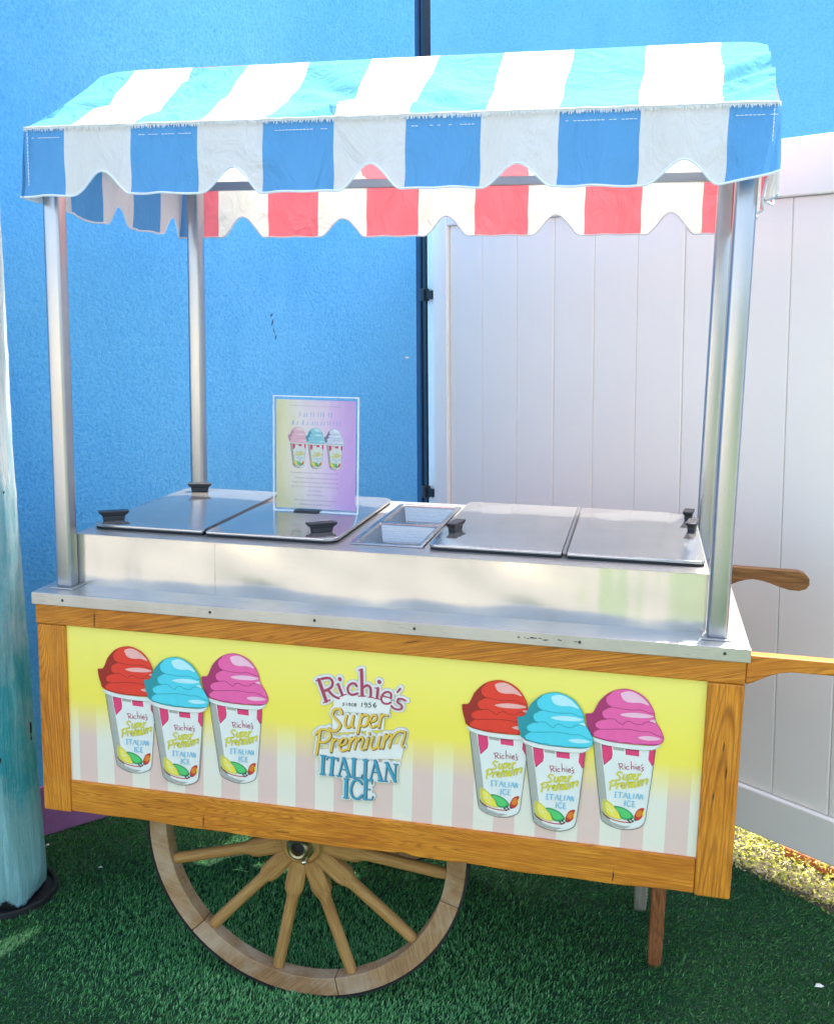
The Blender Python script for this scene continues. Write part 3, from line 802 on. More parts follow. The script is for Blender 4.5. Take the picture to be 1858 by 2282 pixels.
 ("s","halo",14.18,"-33,37.4 -36.7,21.7 -33.3,10.5 -24,15.3 -17.4,39"),
 ("s","halo",13.65,"-17.4,39 -20.3,18.3 -17.2,11.4"),
 ("l","halo",14.7,"1.6,44.8 -7.5,-2.1"),
 ("s","halo",13.65,"0.6,37.1 11.6,44.5 16.6,37.5 11.1,19.1 -0.6,17.3"),
 ("s","halo",13.65,"21.7,28.3 33.4,34.6 34,44.8 25.8,43.5 19.8,27.6 24.9,16.7 36,22.2"),
 ("l","halo",14.44,"46.4,49.4 41.1,17.7"),
 ("s","halo",13.39,"44.5,37.8 51.8,48.2 60.5,47.1"),
 ("l","halo",15.23,"-95,-5.1 -103.2,-60.5"),
 ("s","halo",14.18,"-106,-13.5 -92.5,-1 -75.8,-2.5 -70.7,-15.4 -80.8,-28.9 -94.9,-31.5"),
 ("l","halo",14.7,"-64.3,-19.9 -69.2,-52"),
 ("s","halo",13.39,"-66,-31.7 -57.9,-20.4 -49.8,-23.4"),
 ("s","halo",13.65,"-47.1,-34 -35,-27.5 -33.8,-17 -42.7,-18 -49.7,-33.7 -44.5,-46.6 -31.8,-41.6"),
 ("l","halo",14.44,"-22,-12.7 -28.3,-43"),
 ("s","halo",13.65,"-22.9,-21.8 -13.7,-11.2 -9.8,-16.5 -14.7,-38.9"),
 ("s","halo",13.65,"-10.3,-21.7 0.1,-9 5.7,-14.8 0.4,-34.6 6,-38.3"),
 ("l","halo",14.44,"17.2,-8.4 11.7,-35.9"),
 ("l","halo",15.23,"19.3,2.1 19.6,1.1"),
 ("s","halo",13.91,"28.9,-4.6 23.4,-23.1 26.8,-34.2 36.7,-28 44.6,-2.8"),
 ("s","halo",13.65,"44.6,-2.8 39.9,-25.1 43,-31.1"),
 ("l","halo",14.44,"56.9,3.6 50.4,-29.8"),
 ("s","halo",13.65,"55.6,-9.3 66.1,4.6 70.4,-1.3 65.3,-26.6"),
 ("s","halo",13.65,"69.5,-6.5 83.3,11.5 98,14.4 100.6,8.3 93.7,-17.8 98.6,-21.1"),
 ("l","halo",16.01,"-87,-63.9 -88.6,-106.3"),
 ("l","halo",11.81,"-94.7,-62.6 -80.1,-62.5"),
 ("l","halo",11.81,"-95.1,-107.6 -81.7,-107.6"),
 ("l","halo",12.34,"-78.6,-65 -51.2,-65.5"),
 ("l","halo",16.01,"-64.7,-65.2 -68.1,-106"),
 ("l","halo",11.81,"-73.7,-107.1 -61.4,-107"),
 ("l","halo",11.55,"-77.5,-65.4 -79,-72.3"),
 ("l","halo",11.55,"-52.5,-65.6 -53,-72.4"),
 ("l","halo",11.81,"-39.8,-63.7 -50.2,-106.4"),
 ("l","halo",15.49,"-39.3,-63.6 -26.7,-104.2"),
 ("l","halo",11.29,"-45.4,-90.3 -31.9,-90.5"),
 ("l","halo",11.81,"-55.3,-107 -44,-107"),
 ("l","halo",11.81,"-33.8,-106.1 -21.1,-106.1"),
 ("l","halo",16.01,"-15.2,-62.4 -16,-105.5"),
 ("l","halo",11.81,"-21.1,-106.6 2.4,-105.4 4.1,-96.9"),
 ("l","halo",11.81,"-21.5,-62.1 -8.1,-61.8"),
 ("l","halo",15.49,"12,-61.6 10.8,-106.5"),
 ("l","halo",11.81,"5.2,-61.9 18.8,-61.6"),
 ("l","halo",11.81,"4.2,-107.8 17.6,-107.5"),
 ("l","halo",11.81,"33.9,-60.9 23.9,-105.9"),
 ("l","halo",15.49,"33.9,-60.9 47.8,-105.7"),
 ("l","halo",11.29,"28.2,-88.1 42.5,-88.2"),
 ("l","halo",11.81,"18.4,-107.4 29.4,-107.3"),
 ("l","halo",11.81,"40.2,-107.1 54,-107"),
 ("l","halo",11.81,"61.4,-63.6 57.8,-105.5"),
 ("l","halo",15.23,"60.9,-62.9 80.2,-103.8"),
 ("l","halo",11.81,"81.3,-63.9 79.5,-106.5"),
 ("l","halo",11.81,"55.4,-62.5 64.6,-62.7"),
 ("l","halo",11.81,"53,-106.6 62.8,-106.4"),
 ("l","halo",11.81,"75.8,-63.8 87,-64"),
 ("l","halo",15.75,"-32.3,-112.6 -33.4,-156.2"),
 ("l","halo",11.81,"-38.4,-112.3 -25.4,-111.8"),
 ("l","halo",11.81,"-39.5,-157.5 -26.3,-157.1"),
 ("s","halo",13.91,"3.9,-119.5 -3.3,-111.8 -14.4,-114.7 -21.4,-134.3 -17.4,-152.1 -5.9,-156.4 5.4,-146.1"),
 ("l","halo",15.75,"13.1,-109.3 11.8,-154.2"),
 ("l","halo",11.81,"6.8,-109.5 27,-109.2 27.6,-117.4"),
 ("l","halo",11.55,"13.3,-130.6 23.7,-130.3"),
 ("l","halo",11.81,"6.8,-155.4 28,-154.3 29.9,-144.9"),
 ("q","halo",0,"-63.7,85.3 68.5,88.2 64.2,50 -63.4,44.5"),
 ("q","halo",0,"-65.9,34 54.3,46.4 52.3,13.3 -65.6,-7.1"),
 ("q","halo",0,"-98.7,-49.6 101,-14.5 93,-51 -96,-70.1"),
 ("q","halo",0,"-96,-67.5 85.7,-62.1 83.9,-103.4 -93.3,-106.3"),
 ("q","halo",0,"-36.9,-110.1 26.4,-107.7 28.2,-149 -36.5,-157.1"),
 ("l","maroon",7.88,"-98.6,115 -80.8,66.2"),
 ("l","maroon",2.62,"-106.4,111.2 -90.5,117.8"),
 ("l","maroon",3.15,"-88.4,61.4 -70.7,70.6"),
 ("s","maroon",5.78,"-91.7,117.6 -74.5,121 -66.4,112.9 -69.3,100 -83.5,90.5"),
 ("s","maroon",5.78,"-78.4,94 -64.9,81.3 -51.5,75.8"),
 ("l","maroon",6.3,"-53.3,108.6 -43.5,84.2"),
 ("l","maroon",2.36,"-58.8,106.1 -50,109.9"),
 ("l","maroon",2.62,"-50.5,79.4 -34,87.4"),
 ("l","maroon",8.93,"-49.8,121.6 -49.3,120.1"),
 ("s","maroon",5.25,"-10.6,108.2 -14.9,113.8 -23.6,112.5 -30.6,103.7 -29.5,92.4 -20.9,86.9 -8.4,91.5"),
 ("l","maroon",7.09,"0,146.9 2.3,88"),
 ("l","maroon",3.15,"-7.7,144.9 3.4,149.2"),
 ("l","maroon",2.62,"-7.1,85.3 11.1,87.1"),
 ("s","maroon",5.51,"3.9,105.8 12.5,112.4 20.8,107.4 22,88.1"),
 ("l","maroon",2.62,"15.3,85.5 29,85.3"),
 ("l","maroon",6.3,"38.1,108.3 36.4,87"),
 ("l","maroon",2.36,"30.2,108.3 39.8,108.5"),
 ("l","maroon",2.62,"28.5,84.2 43.9,83.3"),
 ("l","maroon",8.93,"40.6,123.6 41.1,122.7"),
 ("l","maroon",2.89,"48.7,91.8 67.3,88.1"),
 ("s","maroon",4.73,"67.8,88.1 67.9,98.2 59.7,101.9 50.6,97 45.8,86 50.2,75.8 60.1,74.3 67.4,78.1"),
 ("l","maroon",4.46,"89.7,113.4 81.1,102"),
 ("s","maroon",4.73,"100,85.8 93.1,88.7 84.5,87.8 82.9,80.1 91.3,74.9 92.9,67.6 85.6,63.5 75,65 69.3,70.2"),
 ("l","maroon",2.1,"103.9,85.7 104.4,85.3"),
 ("s","slate",1.58,"-38.3,66.9 -42.1,64.5 -38.3,62.3 -42.8,59.1"),
 ("l","slate",1.58,"-32.8,66.7 -34,60.5"),
 ("s","slate",1.58,"-29.2,60.7 -28,66.4 -24.7,66.8 -25.7,60.8"),
 ("s","slate",1.58,"-17.7,67 -21.2,66.1 -21.7,62 -18.2,61.8"),
 ("s","slate",1.58,"-15.2,64.2 -10.7,65.6 -12.7,68 -15.7,65.1 -14.6,61.7 -10.1,62.4"),
 ("l","slate",2.1,"2.3,71.5 1.4,61.3"),
 ("s","slate",1.84,"13.3,70.1 9.8,71.8 7.8,69 9.8,66.4 13.3,68.8 13.3,64.5 9.9,61.1"),
 ("l","slate",1.84,"22.9,73.1 18.2,72.4 17.8,68.5"),
 ("s","slate",1.84,"17.8,68.5 21.7,69.2 23,65.8 19.8,62.4 16.3,63.3"),
 ("s","slate",1.84,"33.1,74.1 29.2,70.4 28.8,65.6 31.8,63.4 34.5,66.7 32.2,69 29.2,67.1"),
 ("s","brown",6.83,"-42.9,40.7 -47.3,50.5 -59.4,48.2 -64.9,35.4 -55.4,24.8 -46.5,14.2 -52,1.3 -65.4,-3.2 -72.3,3.2"),
 ("s","brown",6.3,"-31.5,36.3 -35.2,20.5 -31.8,9.4 -22.5,14.2 -15.9,37.9"),
 ("s","brown",5.78,"-15.9,37.9 -18.7,17.2 -15.7,10.3"),
 ("l","brown",6.83,"3.1,43.7 -6,-3.2"),
 ("s","brown",5.78,"2.2,35.9 13.1,43.4 18.2,36.3 12.6,17.9 0.9,16.2"),
 ("s","brown",5.78,"23.3,27.2 34.9,33.5 35.5,43.7 27.3,42.4 21.3,26.5 26.4,15.6 37.5,21.1"),
 ("l","brown",6.56,"47.9,48.3 42.6,16.5"),
 ("s","brown",5.51,"46,36.7 53.3,47.1 62,46"),
 ("l","brown",7.35,"-93.5,-6.2 -101.7,-61.6"),
 ("s","brown",6.3,"-104.4,-14.7 -90.9,-2.1 -74.3,-3.7 -69.1,-16.5 -79.3,-30 -93.3,-32.6"),
 ("l","brown",6.83,"-62.7,-21 -67.6,-53.1"),
 ("s","brown",5.51,"-64.4,-32.8 -56.4,-21.6 -48.2,-24.5"),
 ("s","brown",5.78,"-45.6,-35.1 -33.5,-28.6 -32.3,-18.2 -41.2,-19.1 -48.1,-34.9 -43,-47.7 -30.3,-42.7"),
 ("l","brown",6.56,"-20.5,-13.8 -26.8,-44.1"),
 ("s","brown",5.78,"-21.4,-22.9 -12.2,-12.4 -8.3,-17.6 -13.1,-40"),
 ("s","brown",5.78,"-8.8,-22.8 1.7,-10.1 7.2,-15.9 1.9,-35.7 7.5,-39.5"),
 ("l","brown",6.56,"18.7,-9.5 13.3,-37"),
 ("l","brown",7.35,"20.8,1 21.1,0"),
 ("s","brown",6.04,"30.4,-5.7 24.9,-24.2 28.3,-35.3 38.2,-29.1 46.1,-4"),
 ("s","brown",5.78,"46.1,-4 41.4,-26.2 44.5,-32.2"),
 ("l","brown",6.56,"58.4,2.5 52,-30.9"),
 ("s","brown",5.78,"57.1,-10.4 67.6,3.5 71.9,-2.4 66.8,-27.7"),
 ("s","brown",5.78,"71,-7.6 84.8,10.4 99.5,13.3 102.1,7.2 95.2,-18.9 100.1,-22.2"),
 ("s","gold",5.78,"-44.4,41.8 -48.8,51.6 -60.9,49.3 -66.4,36.5 -57,25.9 -48,15.3 -53.5,2.4 -66.9,-2.1 -73.8,4.4"),
 ("s","gold",5.25,"-33,37.4 -36.7,21.7 -33.3,10.5 -24,15.3 -17.4,39"),
 ("s","gold",4.73,"-17.4,39 -20.3,18.3 -17.2,11.4"),
 ("l","gold",5.78,"1.6,44.8 -7.5,-2.1"),
 ("s","gold",4.73,"0.6,37.1 11.6,44.5 16.6,37.5 11.1,19.1 -0.6,17.3"),
 ("s","gold",4.73,"21.7,28.3 33.4,34.6 34,44.8 25.8,43.5 19.8,27.6 24.9,16.7 36,22.2"),
 ("l","gold",5.51,"46.4,49.4 41.1,17.7"),
 ("s","gold",4.46,"44.5,37.8 51.8,48.2 60.5,47.1"),
 ("l","gold",6.3,"-95,-5.1 -103.2,-60.5"),
 ("s","gold",5.25,"-106,-13.5 -92.5,-1 -75.8,-2.5 -70.7,-15.4 -80.8,-28.9 -94.9,-31.5"),
 ("l","gold",5.78,"-64.3,-19.9 -69.2,-52"),
 ("s","gold",4.46,"-66,-31.7 -57.9,-20.4 -49.8,-23.4"),
 ("s","gold",4.73,"-47.1,-34 -35,-27.5 -33.8,-17 -42.7,-18 -49.7,-33.7 -44.5,-46.6 -31.8,-41.6"),
 ("l","gold",5.51,"-22,-12.7 -28.3,-43"),
 ("s","gold",4.73,"-22.9,-21.8 -13.7,-11.2 -9.8,-16.5 -14.7,-38.9"),
 ("s","gold",4.73,"-10.3,-21.7 0.1,-9 5.7,-14.8 0.4,-34.6 6,-38.3"),
 ("l","gold",5.51,"17.2,-8.4 11.7,-35.9"),
 ("l","gold",6.3,"19.3,2.1 19.6,1.1"),
 ("s","gold",4.99,"28.9,-4.6 23.4,-23.1 26.8,-34.2 36.7,-28 44.6,-2.8"),
 ("s","gold",4.73,"44.6,-2.8 39.9,-25.1 43,-31.1"),
 ("l","gold",5.51,"56.9,3.6 50.4,-29.8"),
 ("s","gold",4.73,"55.6,-9.3 66.1,4.6 70.4,-1.3 65.3,-26.6"),
 ("s","gold",4.73,"69.5,-6.5 83.3,11.5 98,14.4 100.6,8.3 93.7,-17.8 98.6,-21.1"),
 ("l","slate",7.88,"-85.7,-64.5 -87.3,-106.9"),
 ("l","slate",3.68,"-93.5,-63.3 -78.8,-63.2"),
 ("l","slate",3.68,"-93.8,-108.2 -80.4,-108.2"),
 ("l","slate",4.2,"-77.3,-65.6 -49.9,-66.1"),
 ("l","slate",7.88,"-63.5,-65.8 -66.8,-106.6"),
 ("l","slate",3.68,"-72.4,-107.8 -60.1,-107.6"),
 ("l","slate",3.41,"-76.3,-66 -77.8,-72.9"),
 ("l","slate",3.41,"-51.2,-66.3 -51.7,-73.1"),
 ("l","slate",3.68,"-38.5,-64.3 -48.9,-107.1"),
 ("l","slate",7.35,"-38,-64.2 -25.5,-104.8"),
 ("l","slate",3.15,"-44.2,-90.9 -30.7,-91.1"),
 ("l","slate",3.68,"-54,-107.7 -42.7,-107.6"),
 ("l","slate",3.68,"-32.6,-106.7 -19.8,-106.7"),
 ("l","slate",7.88,"-13.9,-63 -14.8,-106.1"),
 ("l","slate",3.68,"-19.8,-107.3 3.7,-106 5.4,-97.5"),
 ("l","slate",3.68,"-20.3,-62.7 -6.9,-62.5"),
 ("l","slate",7.35,"13.3,-62.2 12.1,-107.1"),
 ("l","slate",3.68,"6.5,-62.5 20.1,-62.2"),
 ("l","slate",3.68,"5.5,-108.4 18.9,-108.1"),
 ("l","slate",3.68,"35.1,-61.5 25.2,-106.6"),
 ("l","slate",7.35,"35.1,-61.5 49,-106.3"),
 ("l","slate",3.15,"29.5,-88.7 43.8,-88.8"),
 ("l","slate",3.68,"19.6,-108 30.7,-108"),
 ("l","slate",3.68,"41.5,-107.7 55.3,-107.6"),
 ("l","slate",3.68,"62.6,-64.2 59,-106.1"),
 ("l","slate",7.09,"62.1,-63.5 81.4,-104.5"),
 ("l","slate",3.68,"82.5,-64.5 80.7,-107.1"),
 ("l","slate",3.68,"56.6,-63.1 65.9,-63.4"),
 ("l","slate",3.68,"54.3,-107.2 64,-107.1"),
 ("l","slate",3.68,"77.1,-64.4 88.3,-64.6"),
 ("l","slate",7.61,"-31,-113.3 -32.1,-156.8"),
 ("l","slate",3.68,"-37.1,-113 -24.1,-112.5"),
 ("l","slate",3.68,"-38.3,-158.1 -25,-157.7"),
 ("s","slate",5.78,"5.1,-120.1 -2,-112.4 -13.2,-115.3 -20.1,-134.9 -16.1,-152.7 -4.6,-157 6.7,-146.8"),
 ("l","slate",7.61,"14.4,-109.9 13.1,-154.8"),
 ("l","slate",3.68,"8.1,-110.2 28.2,-109.8 28.8,-118"),
 ("l","slate",3.41,"14.6,-131.2 25,-131"),
 ("l","slate",3.68,"8.1,-156 29.3,-154.9 31.2,-145.5"),
 ("l","teal",7.09,"-87,-63.9 -88.6,-106.3"),
 ("l","teal",2.89,"-94.7,-62.6 -80.1,-62.5"),
 ("l","teal",2.89,"-95.1,-107.6 -81.7,-107.6"),
 ("l","teal",3.41,"-78.6,-65 -51.2,-65.5"),
 ("l","teal",7.09,"-64.7,-65.2 -68.1,-106"),
 ("l","teal",2.89,"-73.7,-107.1 -61.4,-107"),
 ("l","teal",2.62,"-77.5,-65.4 -79,-72.3"),
 ("l","teal",2.62,"-52.5,-65.6 -53,-72.4"),
 ("l","teal",2.89,"-39.8,-63.7 -50.2,-106.4"),
 ("l","teal",6.56,"-39.3,-63.6 -26.7,-104.2"),
 ("l","teal",2.36,"-45.4,-90.3 -31.9,-90.5"),
 ("l","teal",2.89,"-55.3,-107 -44,-107"),
 ("l","teal",2.89,"-33.8,-106.1 -21.1,-106.1"),
 ("l","teal",7.09,"-15.2,-62.4 -16,-105.5"),
 ("l","teal",2.89,"-21.1,-106.6 2.4,-105.4 4.1,-96.9"),
 ("l","teal",2.89,"-21.5,-62.1 -8.1,-61.8"),
 ("l","teal",6.56,"12,-61.6 10.8,-106.5"),
 ("l","teal",2.89,"5.2,-61.9 18.8,-61.6"),
 ("l","teal",2.89,"4.2,-107.8 17.6,-107.5"),
 ("l","teal",2.89,"33.9,-60.9 23.9,-105.9"),
 ("l","teal",6.56,"33.9,-60.9 47.8,-105.7"),
 ("l","teal",2.36,"28.2,-88.1 42.5,-88.2"),
 ("l","teal",2.89,"18.4,-107.4 29.4,-107.3"),
 ("l","teal",2.89,"40.2,-107.1 54,-107"),
 ("l","teal",2.89,"61.4,-63.6 57.8,-105.5"),
 ("l","teal",6.3,"60.9,-62.9 80.2,-103.8"),
 ("l","teal",2.89,"81.3,-63.9 79.5,-106.5"),
 ("l","teal",2.89,"55.4,-62.5 64.6,-62.7"),
 ("l","teal",2.89,"53,-106.6 62.8,-106.4"),
 ("l","teal",2.89,"75.8,-63.8 87,-64"),
 ("l","teal",6.83,"-32.3,-112.6 -33.4,-156.2"),
 ("l","teal",2.89,"-38.4,-112.3 -25.4,-111.8"),
 ("l","teal",2.89,"-39.5,-157.5 -26.3,-157.1"),
 ("s","teal",4.99,"3.9,-119.5 -3.3,-111.8 -14.4,-114.7 -21.4,-134.3 -17.4,-152.1 -5.9,-156.4 5.4,-146.1"),
 ("l","teal",6.83,"13.1,-109.3 11.8,-154.2"),
 ("l","teal",2.89,"6.8,-109.5 27,-109.2 27.6,-117.4"),
 ("l","teal",2.62,"13.3,-130.6 23.7,-130.3"),
 ("l","teal",2.89,"6.8,-155.4 28,-154.3 29.9,-144.9"),
]
CUP_ART = [
 ("q","cup",0,"-57,-120.7 -44.4,-124 -18.3,-127.4 20.5,-129.9 58.8,-128.3 70.9,-125.6 69,-157.3 64.9,-210.1 60.6,-260.6 56.8,-291.2 48.2,-302.2 30.3,-309.9 9.6,-311.5 -11.5,-307.8 -27.5,-300 -33.2,-289.5 -40.1,-242.5 -48.8,-182.1"),
 ("q","cupshade",0,"-57,-120.7 -42.5,-123.8 -34.4,-169.3 -26.4,-224 -22.7,-251.6 -24.2,-282.7 -11.9,-298 9.3,-304.2 30.1,-304.3 14.8,-311.4 -11.5,-307.8 -27.5,-300 -33.2,-289.5 -40.1,-242.5 -48.8,-182.1"),
 ("q","grape",0,"-39.6,-127 -17.7,-129.3 -15.7,-147.8 -17.2,-156.8 -32.2,-173.2 -36.5,-152.9"),
 ("q","berry",0,"-38.5,-128.8 -18.2,-130.4 -17,-147.9 -18.5,-155.3 -31.5,-170.4 -35.5,-152.8"),
 ("q","berry",0,"9.8,-131.1 38,-130.7 39.1,-145.6 11.3,-144.7"),
 ("q","grape",0,"9.8,-131.1 38,-130.7 38.1,-134 9.9,-134.4"),
 ("q","berry",0,"58.8,-128.9 71.4,-126.4 69.7,-161.3 65.4,-163.2 57.7,-150.4"),
 ("q","cupshade",0,"-15,-130.6 7.7,-131.4 7.9,-137.4 -14.8,-136.1"),
 ("p","lemondark",0,"-29.4,-248.2 -16.1,-254.9 -2,-268.6 6.3,-281.5 8.3,-291.4 -12.2,-289 -28.2,-280.9 -32.6,-261.2"),
 ("p","lemon",0,"-25.2,-256.1 -16,-257.7 -3.8,-270.2 4.5,-282.3 5.6,-289.5 -11,-286.6 -21.8,-276.7"),
 ("s","cup",1.03,"-21.1,-259.8 -12.8,-272.8 -7.1,-284.7"),
 ("s","cup",1.03,"-3.8,-270.2 -12.8,-272.8 -21.2,-271"),
 ("p","leaf",0,"-7.4,-262.5 7.7,-262.3 25.6,-270.1 34.4,-282.1 26.9,-289.3 10,-288.9 2.4,-273.6"),
 ("p","lime",0,"-4,-264.9 9.1,-265.5 23.6,-272.3 29.7,-280.8 23.7,-285.7 11.2,-285.4 4.2,-273.4"),
 ("s","cherry",2.31,"-28.2,-282.6 -12.1,-291.8 9,-295.8 27.1,-295.1 34.8,-291.3"),
 ("s","slate",2.06,"-30.4,-277.8 -25.4,-285.6 -14.7,-292.1"),
 ("p","cherry",0,"35,-283.4 37.9,-271.9 43.9,-262.7 54.6,-259.1 53.3,-271.3 50,-282.9 39.9,-290.1"),
 ("p","orange",0,"38.9,-278.7 41.6,-268.6 49.2,-264.3 51,-271.6 47.3,-280.4"),
 ("q","lemon",0,"52,-270 55.3,-261.8 55.3,-275.2 52.5,-281.2"),
 ("s","slate",4.37,"23.9,-291.1 24.4,-291.3"),
 ("s","slate",4.37,"28.9,-287.6 29.4,-287.8"),
 ("s","slate",4.37,"32.7,-291 33.2,-291.2"),
 ("s","slate",4.37,"27.6,-294.5 28.2,-294.7"),
 ("s","slate",4.37,"37.2,-287.1 37.7,-287.3"),
 ("s","maroon",1.54,"-1.3,-166 1.3,-178.4"),
 ("s","maroon",1.54,"-3.3,-166.3 5.2,-165.3 5.4,-170.8 0.5,-172.4"),
 ("s","maroon",1.54,"2.1,-172.3 8.2,-177.6"),
 ("s","maroon",1.54,"10.5,-169.1 11.5,-176.7"),
 ("s","maroon",1.54,"10.6,-165.2 10.9,-165.7"),
 ("s","maroon",1.54,"19,-169.2 14.4,-170.8 14.6,-175.8 19.8,-175.7"),
 ("s","maroon",1.54,"22.9,-157.7 24.4,-175.2"),
 ("s","maroon",1.54,"24.2,-169.7 28.5,-168.1 29.5,-174.6"),
 ("s","maroon",1.54,"32.8,-167.6 33.6,-174.6"),
 ("s","maroon",1.54,"32.7,-163.7 32.9,-164.2"),
 ("s","maroon",1.54,"36.3,-171 41.4,-170.4 39.5,-166.8 36.3,-171 38.3,-175.2 42.3,-174.2"),
 ("s","maroon",1.54,"46.2,-162.1 44.5,-165.6"),
 ("s","maroon",1.54,"49.3,-168.4 45.3,-170.5 49.2,-173.9 45,-177.7"),
 ("s","mustard",3.34,"5.9,-185.4 -0.6,-184.2 -4.2,-190.2 1.9,-195 1.4,-201.7 -5.6,-202.6"),
 ("s","mustard",3.34,"10,-189 8.3,-198.9 13.5,-199.2 16.4,-188.8"),
 ("s","mustard",3.34,"20.2,-187.3 17.4,-207.6"),
 ("s","mustard",3.34,"20.3,-188.4 25.9,-186 25.2,-195.5 20.1,-197.3"),
 ("s","mustard",3.34,"28.7,-191.8 33.7,-189 31,-185.2 28.2,-192.4 31,-197.6 36,-194.8"),
 ("s","mustard",3.34,"39.4,-183.3 37.6,-196.8"),
 ("s","mustard",3.34,"38.8,-188.4 44.5,-182.7"),
 ("s","mustard",3.34,"-15.3,-207.3 -17.7,-226.3"),
 ("s","mustard",3.34,"-19.1,-209.8 -11.5,-204.1 -5.4,-207.5 -8.5,-214.9 -16.2,-217.2"),
 ("s","mustard",3.34,"-1.7,-209.9 -3.8,-221.8"),
 ("s","mustard",3.34,"-2,-213.3 3.5,-208.7"),
 ("s","mustard",3.34,"6.3,-214.5 11.4,-211.1 8.1,-207.3 5.3,-215.1 9.1,-219.7 13.1,-216.4"),
 ("s","mustard",3.34,"16.3,-206.3 14.2,-218.5"),
 ("s","mustard",3.34,"16.4,-209.1 21.5,-204.9 20.9,-216.9"),
 ("s","mustard",3.34,"21.6,-208.4 26.5,-203.1 26,-215.4"),
 ("s","mustard",3.34,"29.9,-203.8 28.6,-215.1"),
 ("s","mustard",3.34,"33.2,-201.5 31.6,-212.8 36.2,-212.2 39.3,-199.9"),
 ("s","mustard",3.34,"43.8,-197.4 41.8,-211.5"),
 ("s","mustard",3.34,"44,-201 48.9,-196 48.1,-208.8"),
 ("s","mustard",3.34,"49.6,-199.5 56,-193.2 58.6,-194.3 56.4,-204.2"),
 ("l","sky",2.06,"-5.3,-229.8 -5.4,-241.6"),
 ("l","sky",1.28,"-7.9,-229.6 -1.9,-229.4"),
 ("l","sky",1.28,"-8,-241.9 -2.2,-241.7"),
 ("l","sky",1.54,"-0.9,-229.3 9.5,-229.1"),
 ("l","sky",2.06,"4.3,-229.2 3.7,-241.5"),
 ("l","sky",1.28,"15.4,-228.9 10.7,-241.8"),
 ("l","sky",2.06,"15.4,-228.9 20.3,-241.1"),
 ("l","sky",1.03,"12.4,-236.6 19.1,-236.3"),
 ("l","sky",2.06,"23.2,-228.5 22.9,-240.8"),
 ("l","sky",1.28,"22.9,-240.8 29.1,-240.6"),
 ("l","sky",2.06,"32.2,-228 31.7,-240.3"),
 ("l","sky",1.28,"39.9,-227.6 35.8,-240.3"),
 ("l","sky",2.06,"39.9,-227.6 44,-239.8"),
 ("l","sky",1.03,"37.1,-235.1 42.8,-235"),
 ("l","sky",1.03,"46.1,-227.9 45.6,-240.2"),
 ("l","sky",2.06,"46.1,-227.9 50.7,-239.6"),
 ("l","sky",1.03,"50.7,-227.9 50.7,-239.6"),
 ("l","sky",2.06,"15.3,-246.2 14.8,-259.2"),
 ("s","sky",1.8,"26.5,-247.1 22.1,-245.9 19.2,-252.4 22.6,-258.7 27.1,-256.5"),
 ("l","sky",2.06,"30.9,-246 30.3,-258.3"),
 ("l","sky",1.28,"30.3,-246 36,-245.9"),
 ("l","sky",1.28,"30.6,-252.1 35.2,-251.8"),
 ("l","sky",1.28,"29.8,-258.4 36.5,-258.1"),
 ("s","ink",1.28,"-56.9,-122 -48.8,-182.1 -40.1,-242.5 -33.2,-289.5 -27.5,-300 -11.5,-307.8 9.6,-312.1 30.3,-310.1 48.2,-302.4 56.8,-291.2 60.6,-260.6 64.9,-210.1 69,-157.3 71,-127"),
 ("p","cup",0,"-63.6,-111.7 -44.7,-115.2 -18.6,-119.2 20.1,-120.4 58.4,-119.1 73.5,-116.3 81,-111.7 78.8,-119.3 70.1,-124.9 56.3,-128.9 20.5,-130.5 -18.2,-128.2 -44.3,-124.5 -58.8,-119.5"),
 ("s","cupline",0.77,"-63,-113.9 -44.3,-124.5 -18.2,-128.2 20.5,-130.5 56.3,-128.9 70.1,-124.9 79.6,-115.6"),
 ("p","ICE",0,"-74.6,-62 -61,-58.7 -53.7,-44.8 -47.7,-31.9 -35.3,-17.1 -20.3,-6.1 0,0 17.9,-1 36,-8.6 47.8,-18.2 57.2,-30.7 64.1,-44.9 65.9,-56.8 70.1,-67.2 78.3,-79.9 85.3,-95.4 85.2,-104.9 79.7,-112.3 66,-117.1 45.6,-117.5 20,-118.4 -18.6,-117.8 -44.7,-113.8 -59.2,-108.5 -65.9,-103.7 -66.7,-95.5 -70.4,-87.7 -73.5,-74.2"),
 ("p","ICEDARK",0,"-74.6,-62 -61,-59.2 -53.7,-44.8 -47.7,-31.9 -34,-16.9 -22.8,-8.5 -32.7,-18.7 -34.4,-27.8 -29.9,-36.9 -22,-41.5 -35.5,-47.8 -41.1,-57.1 -38.7,-65.6 -29.5,-69.6 -46.2,-73.6 -53.7,-80.4 -51.8,-89 -43.9,-92.5 -53.6,-97.4 -57.3,-104.1 -54.8,-109.4 -59.2,-108.5 -65.9,-103.7 -70.4,-87.7 -73.5,-74.2"),
 ("p","ICELIGHT",0,"-3.5,-8.5 15.4,-3.9 33.6,-11.6 48,-23.6 52.6,-30.7 36.7,-26.9 16.4,-28.1 3.5,-25.4 -2.9,-17.4"),
 ("p","ICELIGHT",0,"-4.2,-56 17.3,-50.3 42.8,-49.8 63.7,-53.6 50.7,-58.4 30.5,-60 10,-60"),
 ("p","ICELIGHT",0,"34.8,-102.3 52.4,-97.7 72.8,-99 79.3,-102.9 57.9,-107.1 42.6,-106.1"),
 ("p","ICELIGHT",0,"56,-63.3 66.1,-60.9 69.4,-67.3 61.3,-66.8"),
 ("s","ICEDARK",1.28,"-24.1,-41.2 -6,-43.2 17.1,-44.3 37.4,-42.2 55.3,-47.1 64.2,-47.6"),
 ("s","ICEDARK",1.28,"-35.9,-69.7 -16.7,-67.2 -10.1,-71.7 -2.2,-76.3 3,-77.6 5.4,-72.7 15.5,-68.9 23.3,-72.7 31,-74.1 41.2,-73.6 46.1,-69.2 56.1,-66 66.4,-68.2"),
